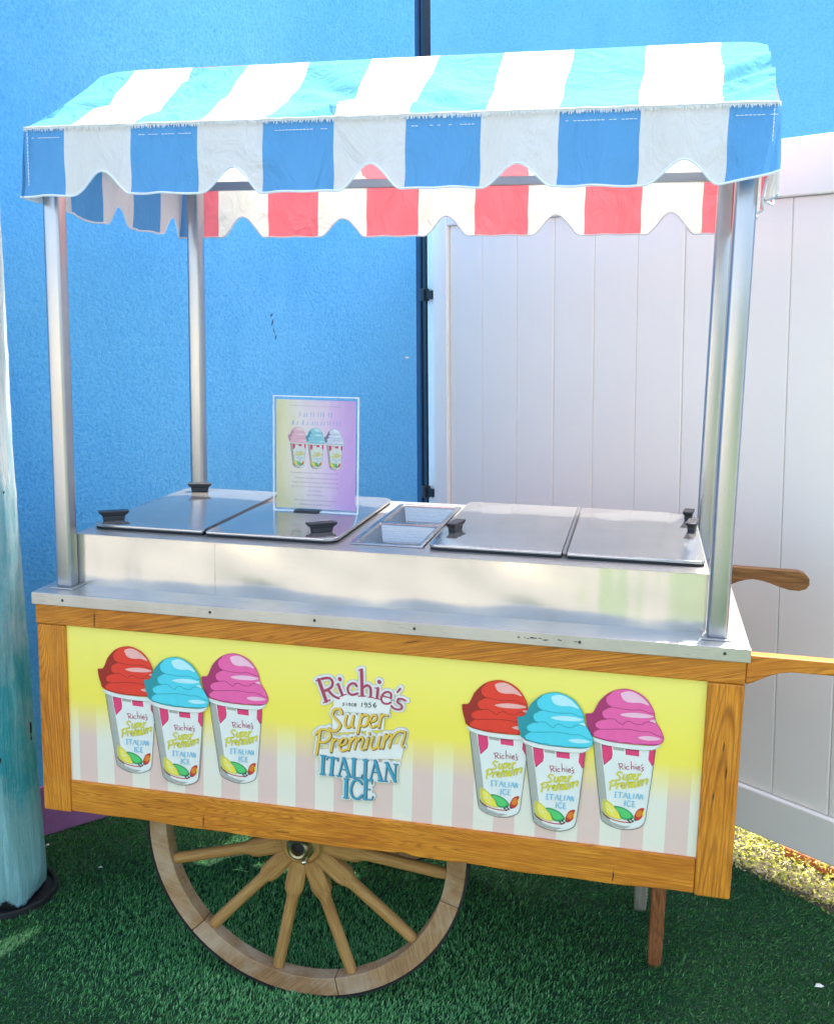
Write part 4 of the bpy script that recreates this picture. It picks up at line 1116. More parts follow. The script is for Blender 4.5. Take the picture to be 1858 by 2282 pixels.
 ("s","ICEDARK",1.28,"-45.5,-93.2 -24.8,-91 0.8,-87.7 23.9,-87.4 39.3,-89.5 57.1,-88.2 72.6,-94.1 84.1,-96.9"),
 ("s","ICEDARK",1.28,"-59.2,-109 -31.7,-115.1 -8.4,-115.3 -3.1,-118.3 20,-116.3 25.2,-118.4 45.6,-116.7 78.5,-113.6"),
 ("s","ICEDARK",1.03,"-25.2,-12 -33.9,-20.4 -34.9,-28.7 -30.7,-37 -24.1,-41.8"),
 ("s","ICEDARK",1.03,"-31.6,-46.6 -40.2,-51.6 -41.5,-58.6 -36,-69.2"),
 ("s","ICEDARK",1.03,"-43.1,-72.4 -53.2,-79 -54,-87.3 -45.5,-92.7"),
 ("s","ICEDARK",1.03,"-50,-95.9 -57.6,-102.3 -58,-107.8"),
 ("s","ICELINE",1.03,"-74.6,-62 -61,-58.7 -53.7,-44.8 -47.7,-31.9 -35.3,-17.1 -20.3,-6.1 0,0 17.9,-1 36,-8.6 47.8,-18.2 57.2,-30.7 64.1,-44.9 65.9,-56.8 70.1,-67.2 78.3,-79.9 85.3,-95.4 85.2,-104.9 79.7,-112.3 66,-117.1 45.6,-117.5 20,-118.4 -18.6,-117.8 -44.7,-113.8 -59.2,-108.5 -65.9,-103.7 -66.7,-95.5 -70.4,-87.7 -73.5,-74.2 -74.6,-62"),
]


ART_RGB = dict(maroon=(0.42, 0.055, 0.11), gold=(0.80, 0.52, 0.07), teal=(0.055, 0.33, 0.45), slate=(0.06, 0.08, 0.07), halo=(0.80, 0.79, 0.69), rimshade=(0.62, 0.62, 0.50), brown=(0.22, 0.13, 0.03),
    cup=(0.78, 0.79, 0.70), cupshade=(0.42, 0.42, 0.35), grape=(0.42, 0.03, 0.10), berry=(0.78, 0.06, 0.17), lemon=(0.85, 0.73, 0.08), lemondark=(0.62, 0.55, 0.12), leaf=(0.05, 0.30, 0.09), lime=(0.10, 0.58, 0.16), cherry=(0.55, 0.05, 0.03), orange=(0.75, 0.22, 0.03), mustard=(0.66, 0.60, 0.05), sky=(0.16, 0.50, 0.66), ink=(0.10, 0.13, 0.10), cupline=(0.30, 0.30, 0.26))
ART_M = {}
def art_mat(key, rgb):
    if key not in ART_M: ART_M[key] = plain('print_' + key, rgb, 0.42, var=0.03, scale=40, spec=0.3)
    return ART_M[key]
def smooth_pts(P, closed, step=5):
    n = len(P); out = []
    if n < 3: return list(P)
    rng = range(n) if closed else range(n - 1)
    for i in rng:
        if closed: p0, p1, p2, p3 = P[(i-1) % n], P[i], P[(i+1) % n], P[(i+2) % n]
        else: p0, p1, p2, p3 = P[max(i-1, 0)], P[i], P[i+1], P[min(i+2, n-1)]
        for k in range(step):
            t = k / step
            out.append(tuple(0.5 * ((2*b_) + (-a+c)*t + (2*a-5*b_+4*c-d)*t*t + (-a+3*b_-3*c+d)*t**3) for a, b_, c, d in zip(p0, p1, p2, p3)))
    if not closed: out.append(P[-1])
    return out
def ribbon(P, w, cap):
    P = [Vector(p) for p in P]; n = len(P); L = []; Rr = []
    for i in range(n):
        d = (P[min(i+1, n-1)] - P[max(i-1, 0)])
        d = d.normalized() if d.length > 1e-9 else Vector((1, 0))
        nv = Vector((-d.y, d.x)) * (w / 2); L.append(P[i] + nv); Rr.append(P[i] - nv)
    vs = L + Rr; fs = [(i, i+1, n+i+1, n+i) for i in range(n-1)]
    if cap:
        for e, j in ((0, 1), (n-1, n-2)):
            d = (P[e] - P[j]).normalized() if (P[e] - P[j]).length > 1e-9 else Vector((1, 0)); a0 = math.atan2(d.y, d.x)
            k = len(vs); arc = [P[e] + Vector((math.cos(a0 + t), math.sin(a0 + t))) * w / 2 for t in [(-90 + 180 * q / 6) * math.pi / 180 for q in range(7)]]
            vs += arc; fs.append(tuple(range(k, k + 7)))
    return vs, fs
def art_mesh(name, table, remap=None, dstep=0.03e-3):
    b = MB(); mats = []; idx = {}
    d = 0.0
    for kind, col, w, pts in table:
        key, rgb = (col, ART_RGB.get(col)) if not (remap and col in remap) else remap[col]
        if key not in idx: idx[key] = len(mats); mats.append(art_mat(key, rgb))
        P = [tuple(float(c) / 1000 for c in q.split(',')) for q in pts.split()]
        d += dstep
        if kind in 'pq':
            Q = smooth_pts(P, True) if kind == 'p' else P
            b.add([(a, -d, c) for a, c in Q], [tuple(range(len(Q)))], idx[key])
        else:
            Q = smooth_pts(P, False) if kind == 's' else P
            vs, fs = ribbon(Q, w / 1000, kind == 's' or w > 6)
            # each quad of a bend sits a hair further out so that nothing is coplanar
            b.add([(v.x, -d, v.y) for v in vs], fs, idx[key])
    me = bpy.data.meshes.new(name); me.from_pydata(b.v, [], b.f)
    for m in mats: me.materials.append(m)
    me.polygons.foreach_set('material_index', b.m)
    bm = bmesh.new(); bm.from_mesh(me)
    for f in bm.faces:
        f.normal_update()
        if f.normal.y > 0: f.normal_flip()
    bmesh.ops.triangulate(bm, faces=[f for f in bm.faces if len(f.verts) > 4])
    bm.to_mesh(me); bm.free(); me.update()
    return me
PY = 0.0092
icecol = {'red': ((0.80, 0.055, 0.03), (0.36, 0.03, 0.02), (0.86, 0.45, 0.38)),
          'blue': ((0.09, 0.62, 0.70), (0.03, 0.30, 0.32), (0.50, 0.80, 0.80)),
          'pink': ((0.84, 0.13, 0.35), (0.40, 0.04, 0.14), (0.88, 0.52, 0.60))}
cup_me = {}
for k, (a, d_, l_) in icecol.items():
    cup_me[k] = art_mesh('printed_cup', CUP_ART, {'ICE': ('ice_' + k, a), 'ICEDARK': ('icedark_' + k, d_), 'ICELIGHT': ('icelight_' + k, l_), 'ICELINE': ('icedark_' + k, d_)})
for gx in (1.2187, 0.3489):
    for k, dx, dz, dy in (('red', -0.1205, 0.0155, 0.0), ('pink', 0.143, 0.0215, 0.0), ('blue', 0, 0.001, 0.0036)):
        o = link_mesh('printed_cup', cup_me[k], front); o.location = (gx + dx, PY - dy, 0.8795 + dz)
        o['label'] = 'printed paper cup of %s italian ice, %s group' % (k, 'right' if gx > 1 else 'left')
o = link_mesh('printed_logo', art_mesh('printed_logo', LOGO_ART, None, 0.02e-3), front); o.location = (0.7971, PY, 0.7439)
o['label'] = 'shop logo lettering in maroon, gold and teal'

# counter tray: top sheet, folded front lip, screws
b = MB(); b.box(-0.006, -0.004, 1.0075, W + 0.006, DD + 0.004, ZT); b.obj('counter_tray', M_TRAY, cart, bevel=0.0015)
b = MB(); b.box(-0.0065, -0.0075, 0.9835, W + 0.0065, -0.0005, ZT - 0.0005)
b.box(-0.0068, 0.0, 0.9835, -0.0030, DD, ZT - 0.006); b.box(W + 0.003, 0.0, 0.9835, W + 0.0068, DD, ZT - 0.006)
b.obj('counter_lip', M_TRAY, cart, bevel=0.0012)
sm = MB(); sm.lathe([(0.0, 0.0012), (0.002, 0.001), (0.0034, 0.0)], 12, 0, Matrix.Rotation(rad(90), 4, 'X'))
sme = sm.mesh('screw', plain('screw_head', (0.05, 0.05, 0.05), 0.5, 0.5), smooth=True)
for x in (0.075, 0.445, 0.692, 0.917, 1.268, 1.556):
    o = link_mesh('screw', sme, cart); o.location = (x, -0.0078, 0.9985 + RNG.uniform(-.002, .002))

sc_ = MB(); rg = random.Random(4)
for i in range(16):
    x = 1.125 + 0.14 * rg.random(); z = 0.9985 + rg.uniform(-0.0015, 0.0025) - 0.002 * (x - 1.12) / 0.14; l = rg.uniform(0.003, 0.010)
    sc_.add([(x, -0.00775, z), (x + l, -0.00775, z - rg.uniform(0, 0.0012)), (x + l * 0.8, -0.00775, z + 0.0012), (x + 0.001, -0.00775, z + rg.uniform(0.0006, 0.0022))], [(0, 1, 2, 3)])
sc_.obj('worn_lettering', plain('worn_black_ink', (0.05, 0.045, 0.03), 0.8), cart)['kind'] = 'stuff'
for (x, z, h_) in ((0.152, 0.958, 0.040), (0.418, 0.487, 0.030), (1.36, 0.484, 0.026), (1.567, 0.80, 0.022), (1.575, 0.745, 0.030), (1.553, 0.69, 0.018)):
    ck = MB(); y_ = -0.0012 if z > 0.9 else (0.0012 if z < 0.5 else -0.0002)
    ck.add([(x - 0.0012, y_, z - h_ / 2), (x + 0.0002, y_, z - h_ / 2), (x + 0.0016, y_, z + 0.002), (x + 0.0004, y_, z + h_ / 2), (x - 0.0008, y_, z + h_ * 0.1)], [(0, 1, 2, 3, 4)])
    ck.obj('wood_crack', plain('crack_dark', (0.05, 0.02, 0.008), 0.9), cart)
# steel box
BX0, BX1, BY0, BY1, BZ = 0.063, 1.5214, 0.0856, 0.774, 1.1402
def steel_box():
    nx, nz = 90, 10
    b = MB(); vs = []; fs = []
    for j in range(nz + 1):
        for i in range(nx + 1):
            u, v = i / nx, j / nz
            e = min(1, 12 * min(u, 1 - u)) * math.sin(math.pi * v)
            y = BY0 + e * (0.0016 * math.sin(u * 13 + 1) + 0.0011 * math.sin(u * 29 + v * 3) + 0.0008 * math.sin(u * 47 + 2))
            vs.append((BX0 + (BX1 - BX0) * u, y, ZT + (BZ - 0.002 - ZT) * v))
    for j in range(nz):
        for i in range(nx):
            fs.append((j*(nx+1)+i, j*(nx+1)+i+1, (j+1)*(nx+1)+i+1, (j+1)*(nx+1)+i))
    b.add(vs, fs)
    return b
steel_box().obj('cabinet_front', M_STEEL, cart, smooth=True)
b = MB(); b.box(BX0 - 0.001, BY0 + 0.006, ZT, BX0 + 0.004, BY1, BZ - 0.002); b.box(BX1 - 0.004, BY0 + 0.006, ZT, BX1 + 0.001, BY1, BZ - 0.002); b.box(BX0, BY1 - 0.004, ZT, BX1, BY1, BZ - 0.002)
b.obj('cabinet_sides', M_STEEL, cart)
# top sheet with two openings for the pans
b = MB(); Z0, Z1 = BZ - 0.0015, BZ
px0, px1, py0_, py1_, py2_, py3_ = 0.737, 0.888, 0.172, 0.418, 0.438, 0.700
b.box(BX0 - 0.002, BY0 - 0.002, Z0, px0, BY1 + 0.002, Z1); b.box(px1, BY0 - 0.002, Z0, BX1 + 0.002, BY1 + 0.002, Z1)
b.box(px0, BY0 - 0.002, Z0, px1, py0_, Z1); b.box(px0, py1_, Z0, px1, py2_, Z1); b.box(px0, py3_, Z0, px1, BY1 + 0.002, Z1)
b.obj('cabinet_top', M_TRAY, cart)
b = MB(); b.box(0.418, BY0 - 0.0012, ZT + 0.001, 0.421, BY0 + 0.001, BZ - 0.004); b.obj('cabinet_seam', M_STEEL, cart)

def lid(x0, x1, y0, y1, rl, rr, z, seam_side):
    """rounded steel lid with a dark rubber edge; rl / rr = corner radii left and right"""
    def rr_poly(x0, x1, y0, y1):
        P = []
        for cx, cy, r, a0 in ((x1, y0, rr, -90), (x1, y1, rr, 0), (x0, y1, rl, 90), (x0, y0, rl, 180)):
            sx = -1 if cx == x1 else 1; sy = 1 if cy == y0 else -1
            c = (cx + sx * r, cy + sy * r)
            for k in range(6):
                a = rad(a0 + 90 * k / 5); P.append((c[0] + r * math.cos(a), c[1] + r * math.sin(a)))
        return P
    b = MB(); b.prism(rr_poly(x0, x1, y0, y1), z + 0.006, z + 0.0135, axis='z')
    o = b.obj('lid', M_LID, cart, bevel=0.0022, bseg=3, smooth=True)
    b = MB(); b.prism(rr_poly(x0 + 0.002, x1 - 0.002, y0 + 0.002, y1 - 0.002), z + 0.0005, z + 0.0058, axis='z')
    b.obj('lid_gasket', M_RUBBER, o)
    return o
l1 = lid(0.070, 0.3665, 0.146, 0.752, 0.035, 0.006, BZ, 1)
l2 = lid(0.3745, 0.698, 0.140, 0.748, 0.006, 0.035, BZ, -1)
l3 = lid(0.914, 1.2135, 0.148, 0.756, 0.020, 0.004, BZ, 1)
l4 = lid(1.2245, 1.518, 0.146, 0.752, 0.004, 0.020, BZ, -1)
def hinge(x, n_, col):
    b = MB()
    for i in range(n_):
        y0 = 0.16 + (0.585) * i / n_; b.lathe([(0.0001, 0), (0.0045, 0), (0.0045, 0.585 / n_ - 0.002), (0.0001, 0.585 / n_ - 0.002)], 10, 0, Matrix.Translation((x, y0, BZ + 0.0125)) @ Matrix.Rotation(rad(-90), 4, 'X'))
    return b.obj('lid_hinge', col, cart, smooth=True)
hinge(0.3705, 12, M_BLACK); hinge(1.219, 26, steel('hinge_steel', (0.35, 0.35, 0.36), 0.35))
def lid_handle(parent, x, y, ang, ln=0.07):
    b = MB(); z = BZ + 0.0135
    M = Matrix.Translation((x, y, z)) @ Matrix.Rotation(ang, 4, 'Z')
    # tapered foot and overhanging grip
    def frus(a0, b0, a1, b1, z0, z1):
        vs = [M @ Vector(p) for p in ((-a0,-b0,z0),(a0,-b0,z0),(a0,b0,z0),(-a0,b0,z0),(-a1,-b1,z1),(a1,-b1,z1),(a1,b1,z1),(-a1,b1,z1))]
        b.add(vs, [(0,3,2,1),(4,5,6,7),(0,1,5,4),(1,2,6,5),(2,3,7,6),(3,0,4,7)])
    frus(ln*.36, 0.008, ln*.40, 0.009, 0.0, 0.012); frus(ln*.40, 0.0095, ln*.52, 0.0125, 0.0122, 0.019); frus(ln*.52, 0.0125, ln*.53, 0.013, 0.0192, 0.0245)
    return b.obj('handle', M_BLACK, parent, bevel=0.0018)
lid_handle(l1, 0.104, 0.205, rad(35)); lid_handle(l1, 0.133, 0.690, rad(20), 0.065); lid_handle(l2, 0.643, 0.212, rad(40))
lid_handle(l3, 0.948, 0.320, rad(78)); lid_handle(l4, 1.503, 0.500, rad(82)); lid_handle(l4, 1.500, 0.655, rad(82), 0.055)

# pans sit in the openings and lift out: things of their own
def pan(y0, y1, label):
    x0, x1 = px0 + 0.002, px1 - 0.002; y0 += 0.002; y1 -= 0.002
    root = empty('steel_pan', ((x0 + x1) / 2, (y0 + y1) / 2, BZ - 0.11)); tag(root, label, 'pan', 'steel topping pans in the counter')
    Mi = Matrix.Translation(root.location).inverted()
    def ring(i, z): return [(x0 + i, y0 + i, z), (x1 - i, y0 + i, z), (x1 - i, y1 - i, z), (x0 + i, y1 - i, z)]
    R = [ring(-0.014, BZ + 0.001), ring(-0.013, BZ + 0.0045), ring(-0.001, BZ + 0.0045), ring(0.003, BZ), ring(0.008, BZ - 0.040), ring(0.010, BZ - 0.042), ring(0.012, BZ - 0.098), ring(0.020, BZ - 0.104)]
    b = MB(); vs = [v for r in R for v in r]; fs = []
    for k in range(len(R) - 1):
        for i in range(4): fs.append((k*4+i, k*4+(i+1) % 4, (k+1)*4+(i+1) % 4, (k+1)*4+i))
    k = (len(R) - 1) * 4; fs.append((k, k+1, k+2, k+3)); b.add(vs, fs)
    o = b.obj('pan_shell', M_PAN, root, bevel=0.004, bseg=3, angle=20, smooth=True); o.matrix_local = Mi
    return root
pan(py0_, py1_, 'empty steel pan nearer the front, sunk in the counter between the lids')
pan(py2_, py3_, 'empty steel pan nearer the back, sunk in the counter between the lids')

# posts and awning frame
PXY = [(0.0495, 0.063), (1.543, 0.063), (0.072, 0.83), (1.552, 0.83)]
for x, y in PXY:
    b = MB(); b.box(x - 0.021, y - 0.021, ZT + 0.001, x + 0.021, y + 0.021, 2.045); o = b.obj('post', M_POST, cart, bevel=0.009, bseg=4, smooth=True)
    b = MB(); b.box(x - 0.030, y - 0.030, ZT + 0.0005, x + 0.030, y + 0.030, ZT + 0.0035); b.obj('base_plate', M_TRAY, o, bevel=0.001)
for (x0, y0, x1, y1) in ((0.074, 0.051, 1.52, 0.075), (0.096, 0.818, 1.528, 0.842), (0.050, 0.087, 0.074, 0.806), (1.535, 0.087, 1.559, 0.806)):
    b = MB(); b.box(x0, y0, 2.018, x1, y1, 2.043); b.obj('awning_rail', M_POST, cart, bevel=0.002)
EY0, EY1, EZ, RY, RZ = -0.030, 0.955, 2.058, 0.385, 2.262
for x in (0.06, 0.80, 1.545):
    b = MB(); b.tube([(x, 0.0, EZ - 0.022), (x, RY, RZ - 0.03), (x, 0.93, EZ - 0.022)], 0.008, 8); b.obj('rafter', M_POST, cart)

# ------------------------------------------------------------------ awning cloth
E_X = [0.037, 0.142, 0.290, 0.440, 0.585, 0.736, 0.887, 1.036, 1.182, 1.333, 1.486, 1.583]
R_X = [0.020, 0.106, 0.258, 0.404, 0.558, 0.712, 0.873, 1.023, 1.180, 1.337, 1.495, 1.592]
def wr(x, u):
    """height of the wrinkles in the roof cloth"""
    h = -0.010 * math.sin(math.pi * u)
    h += 0.0035 * math.sin(7 * x + 5 * u) * math.sin(math.pi * u)
    for (cx, cu, ax, au, amp, wd) in ((0.16, 0.62, 1.0, 0.9, -0.011, 0.030), (0.30, 0.50, 1.0, 2.2, -0.008, 0.022), (0.50, 0.86, 1.0, -1.4, -0.010, 0.045), (0.62, 0.72, 1.0, -0.7, -0.008, 0.040), (0.68, 0.55, 1, -0.45, -0.006, 0.03), (0.79, 0.14, 1.0, 0.25, 0.014, 0.045), (0.80, 0.30, 1.0, -0.25, -0.010, 0.030), (0.86, 0.60, 1.0, -1.1, 0.006, 0.05),
                                     (1.05, 0.10, 1.0, 0.6, -0.008, 0.03), (1.36, 0.12, 1.0, 1.3, 0.007, 0.04), (1.53, 0.35, 1.0, 0.7, 0.008, 0.022), (1.53, 0.48, 1.0, 0.75, -0.006, 0.018), (1.53, 0.60, 1.0, 0.8, 0.007, 0.020), (1.54, 0.2, 1.0, 0.9, 0.007, 0.018), (1.1, 0.7, 1, 2.0, -0.006, 0.06), (0.38, 0.15, 1, 1.5, 0.006, 0.03)):
        # crease: line through (cx,cu) with slope au (u per 0.3 m)
        t = (x - cx) / 0.30; dist = abs((u - cu) - au * t * 0.9) / math.sqrt(1 + (au * 0.9) ** 2) * 0.40
        fall = math.exp(-(t * 1.6) ** 2 - ((u - cu) * 1.3) ** 2)
        h += 1.7 * amp * math.exp(-(dist / wd) ** 2) * fall
    return h * min(1, 8 * u + 0.15) * min(1, 8 * (1 - u) + 0.1)
def slope(name, ex, rx, y0, z0, y1, z1, mats, flip, parent):
    NU = 40; b = MB(); cols = []
    per = 12
    for i in range(len(ex) - 1):
        for k in range(per): cols.append((i, k / per))
    cols.append((len(ex) - 2, 1.0))
    for u_i in range(NU + 1):
        u = u_i / NU
        for i, t in cols:
            xe = ex[i] * (1 - t) + ex[i+1] * t; xr = rx[i] * (1 - t) + rx[i+1] * t
            x = xe * (1 - u) + xr * u
            # stripe edges are a little wavy
            x += 0.0035 * math.sin(u * 7 + i * 1.7) * math.sin(math.pi * u)
            h = wr(x if not flip else 1.6 - x, u)
            rz = 0.0
            e = min(x - 0.02, 1.59 - x)
            if u > 0.85: rz = -0.010 * ((u - 0.85) / 0.15) ** 2 * math.exp(-max(e, 0) / 0.025)
            nx_, nz_ = (z1 - z0), (y1 - y0); ln = math.hypot(nx_, nz_)
            b.v.append((x, y0 + (y1 - y0) * u - nx_ / ln * h * (1 if not flip else 1), z0 + (z1 - z0) * u + abs(nz_) / ln * h + rz))
    nc = len(cols)
    for j in range(NU):
        for c in range(nc - 1):
            b.f.append((j*nc+c, j*nc+c+1, (j+1)*nc+c+1, (j+1)*nc+c)); b.m.append(cols[c][0] % 2)
    me = bpy.data.meshes.new(name); me.from_pydata(b.v, [], b.f); [me.materials.append(m) for m in mats]
    me.polygons.foreach_set('material_index', b.m); me.polygons.foreach_set('use_smooth', [True] * len(b.f)); me.update()
    return link_mesh(name, me, parent)
canopy = slope('canopy', E_X, R_X, EY0, EZ, RY, RZ, (C_BLUE, C_WHITE), False, cart)
B_X = [0.030, 0.095, 0.252, 0.410, 0.557, 0.713, 0.877, 1.029, 1.186, 1.340, 1.501, 1.583]
BR_X = [0.020, 0.092, 0.250, 0.410, 0.557, 0.715, 0.877, 1.031, 1.190, 1.344, 1.506, 1.592]
slope('back_slope', B_X, BR_X, EY1, EZ, RY, RZ, (C_RED, C_CREAM), True, canopy)

def valance(name, P0, P1, bounds, colors, notches, zt, zb, peak, mats, out_n, seed, parent, nw=0.066, zb_fn=None, piping=True, amp=0.007):
    """scalloped strip from P0 to P1; bounds = stripe limits along it (m), notches = (position, peak z)"""
    P0, P1 = Vector(P0), Vector(P1); L = (P1 - P0).length; d = (P1 - P0) / L; on = Vector(out_n)
    rg = random.Random(seed); ph = [rg.uniform(0, 6.28) for _ in range(6)]
    marks = sorted(set([0.0, L] + [q for q in bounds if 0 < q < L]))
    ss = []
    for a, c in zip(marks[:-1], marks[1:]):
        k = max(2, int((c - a) / 0.0055))
        ss += [a + (c - a) * i / k for i in range(k)]
    ss.append(L)
    NV = 14; rows = []; bott = []
    for s in ss:
        z_b = zb_fn(s) if zb_fn else zb
        for (c, pk) in notches:
            t = abs(s - c) / nw
            if t < 1: z_b = z_b + (pk - z_b) * (0.5 + 0.5 * math.cos(math.pi * t)) ** 0.85
        col = []
        for j in range(NV + 1):
            v = j / NV; z = zt + (z_b - zt) * v; fr = (zt - z) / (zt - (zb_fn(s) if zb_fn else zb))
            off = amp * fr * (math.sin(s * 21 + ph[0]) + 0.6 * math.sin(s * 43 + ph[1] + fr * 2)) + 0.0012 * math.sin(s * 120 + ph[2] + fr * 5) * fr + 0.004 * fr
            p = P0 + d * (s + 0.0015 * math.sin(z * 60 + ph[3]) * fr) + on * off
            col.append((p.x, p.y, z + 0.001 * math.sin(s * 70 + ph[4]) * v))
        rows.append(col); bott.append(col[-1])
    b = MB(); 
    for col in rows: b.v.extend(col)
    def ci(s):
        k = 0
        for q in bounds:
            if s >= q: k += 1
        return colors[k]
    for i in range(len(ss) - 1):
        mi = ci((ss[i] + ss[i+1]) / 2)
        for j in range(NV):
            a = i * (NV + 1) + j; b.f.append((a, a + 1, a + NV + 2, a + NV + 1)); b.m.append(mi)
    me = bpy.data.meshes.new(name); me.from_pydata(b.v, [], b.f); [me.materials.append(m) for m in mats]
    me.polygons.foreach_set('material_index', b.m); me.polygons.foreach_set('use_smooth', [True] * len(b.f)); me.update()
    o = link_mesh(name, me, parent)
    if piping:
        t = MB(); t.tube(bott, 0.0026, 6); t.obj('hem_piping', C_HEM, parent, smooth=True)
    return o, rows
# front: blue and white
fb = [x - 0.037 for x in (0.132, 0.289, 0.440, 0.585, 0.736, 0.885, 1.035, 1.186, 1.338, 1.497)]
L_F = 1.592 - 0.037
def zbf(s):
    x = s + 0.037
    t = min(max((x - 1.47) / 0.12, 0), 1)
    return 1.9165 + 0.021 * t * t - 0.003 * math.exp(-((x - 0.04) / 0.12) ** 2) + 0.0015 * math.sin(x * 8)
fo, _ = valance('front_valance', (0.037, EY0, EZ), (1.592, EY0, EZ), fb, [0, 1] * 6, [(0.218 - 0.037, 1.967), (0.515 - 0.037, 1.969), (0.811 - 0.037, 1.968), (1.108 - 0.037, 1.963), (1.419 - 0.037, 1.962)], EZ, 1.9165, 0, (C_BLUE, C_WHITE), (0, -1, 0), 3, canopy, 0.068, zbf)
bb = [x - 0.030 for x in B_X[1:-1]]
valance('back_valance', (0.030, EY1, EZ), (1.583, EY1, EZ), bb, [0, 1] * 6, [(q - 0.030, z) for q, z in ((0.172, 1.955), (0.484, 1.949), (0.794, 1.951), (1.107, 1.953), (1.419, 1.953))], EZ, 1.895, 0, (C_RED, C_CREAM), (0, 1, 0), 5, canopy, 0.066, amp=0.007)
valance('side_valance', (0.033, EY0 + 0.004, EZ), (0.030, EY1 - 0.004, EZ), [0.035, 0.195, 0.363, 0.534, 0.708, 0.865], [0, 1, 0, 1, 0, 1, 0], [(0.118, 1.955), (0.446, 1.937), (0.784, 1.940)], EZ, 1.889, 0, (C_BLUE, C_WHITE), (-1, 0, 0), 8, canopy, 0.060, amp=0.006, zb_fn=lambda s: 1.915 - 0.027 * min(1, s / 0.30))
valance('side_valance', (1.590, EY0 + 0.004, EZ), (1.586, EY1 - 0.004, EZ), [0.16, 0.33, 0.49, 0.65, 0.81], [1, 0, 1, 0, 1, 0], [(0.245, 1.955), (0.57, 1.955), (0.89, 1.955)], EZ, 1.895, 0, (C_RED, C_CREAM), (1, 0, 0), 12, canopy, 0.060, amp=0.008)
# gable ends
for x0, x1, mt in ((0.038, 0.030, C_BLUE), (1.586, 1.592, C_CREAM)):
    b = MB(); b.add([(x0, EY0 + 0.002, EZ), (x1, RY, RZ - 0.016), (x0, EY1 - 0.002, EZ)], [(0, 1, 2)]); b.obj('gable_end', mt, canopy)
# frayed seam along the eave, white stitching on the blue panels
def fray():
    b = MB(); x = 0.037
    while x < 1.583:
        w_ = random.uniform(0.0018, 0.005); hgt = random.uniform(0.003, 0.0085); sk = random.uniform(-0.003, 0.003)
        b.add([(x, EY0 - 0.0035, EZ + 0.003), (x + w_, EY0 - 0.0035, EZ + 0.003), (x + w_ * 0.7 + sk, EY0 - 0.0055, EZ - hgt), (x + w_ * 0.3 + sk, EY0 - 0.0055, EZ - hgt)], [(0, 1, 2, 3)])
        x += w_ * random.uniform(0.5, 0.95)
    b.tube([(0.037 + 1.546 * i / 80, EY0 - 0.002 + random.uniform(-.0008, .0008), EZ + 0.002 + random.uniform(-.001, .001)) for i in range(81)], 0.0033, 6)
    return b
fray().obj('frayed_seam', C_WHITE, canopy)
b = MB(); fbx = [0.037, 0.132, 0.289, 0.440, 0.585, 0.736, 0.885, 1.035, 1.186, 1.338, 1.497, 1.592]
for i in range(0, 11, 2):
    x = fbx[i] + 0.012
    while x < fbx[i+1] - 0.012:
        if random.random() > 0.25: b.tube([(x, EY0 - 0.0045, EZ - 0.0205), (x + 0.006, EY0 - 0.0045, EZ - 0.0205 + random.uniform(-.0003, .0003))], 0.0007, 4)
        x += 0.0075
for x in (0.047, 1.576):
    z = EZ - 0.01
    while z > 1.94:
        b.tube([(x, EY0 - 0.0065, z), (x + random.uniform(-.0004, .0004), EY0 - 0.0075, z - 0.006)], 0.0008, 4); z -= 0.0075
b.obj('white_stitching', plain('stitch_thread', (0.8, 0.85, 0.9), 0.8), canopy)['kind'] = 'stuff'

# ------------------------------------------------------------------ wheels
def felloe_mesh(R0, R1, a0, a1, y0, y1):
    n = 14; vs = []; fs = []
    for i in range(n + 1):
        a = a0 + (a1 - a0) * i / n
        for r, y in ((R0, y0), (R1, y0), (R1, y1), (R0, y1)):
            vs.append((r * math.cos(a), y, r * math.sin(a)))
    for i in range(n):
        for k in range(4): fs.append((i*4+k, i*4+(k+1) % 4, (i+1)*4+(k+1) % 4, (i+1)*4+k))
    fs += [(0, 1, 2, 3), (n*4+3, n*4+2, n*4+1, n*4)]
    b = MB(); b.add(vs, fs); return b.mesh('felloe', M_WHEEL, bevel=0.0022, angle=50)
FEL = felloe_mesh(0.3545, 0.4005, rad(0.12), rad(59.88), 0.0, 0.044)
def spoke_mesh():
    """spoke along +z, flat broad foot then round shaft"""
    st = [(0.030, .018, .018, 0), (0.060, .0225, .018, 0), (0.125, .0235, .018, 0), (0.139, .0215, .0175, .15), (0.150, .0165, .0165, .7), (0.160, .0152, .0155, 1), (0.25, .0148, .015, 1), (0.335, .0145, .0145, 1), (0.3535, .0135, .0135, 1)]
    n = 16; vs = []; fs = []
    for z, hx, hy, rd in st:
        for k in range(n):
            a = 2 * math.pi * (k + 0.5) / n; c, s_ = math.cos(a), math.sin(a)
            q = max(abs(c), abs(s_)); bx, by = c / q, s_ / q
            bx, by = c * (1 - .85 * (1 - rd)) + bx * .85 * (1 - rd), s_ * (1 - .85 * (1 - rd)) + by * .85 * (1 - rd)
            vs.append((bx * hx, by * hy, z))
    for i in range(len(st) - 1):
        for k in range(n): fs.append((i*n+k, i*n+(k+1) % n, (i+1)*n+(k+1) % n, (i+1)*n+k))
    fs.append(tuple(range(n - 1, -1, -1))); fs.append(tuple(range((len(st)-1)*n, len(st)*n)))
    b = MB(); b.add(vs, fs); return b.mesh('spoke', M_SPOKE, smooth=True)
SPK = spoke_mesh()
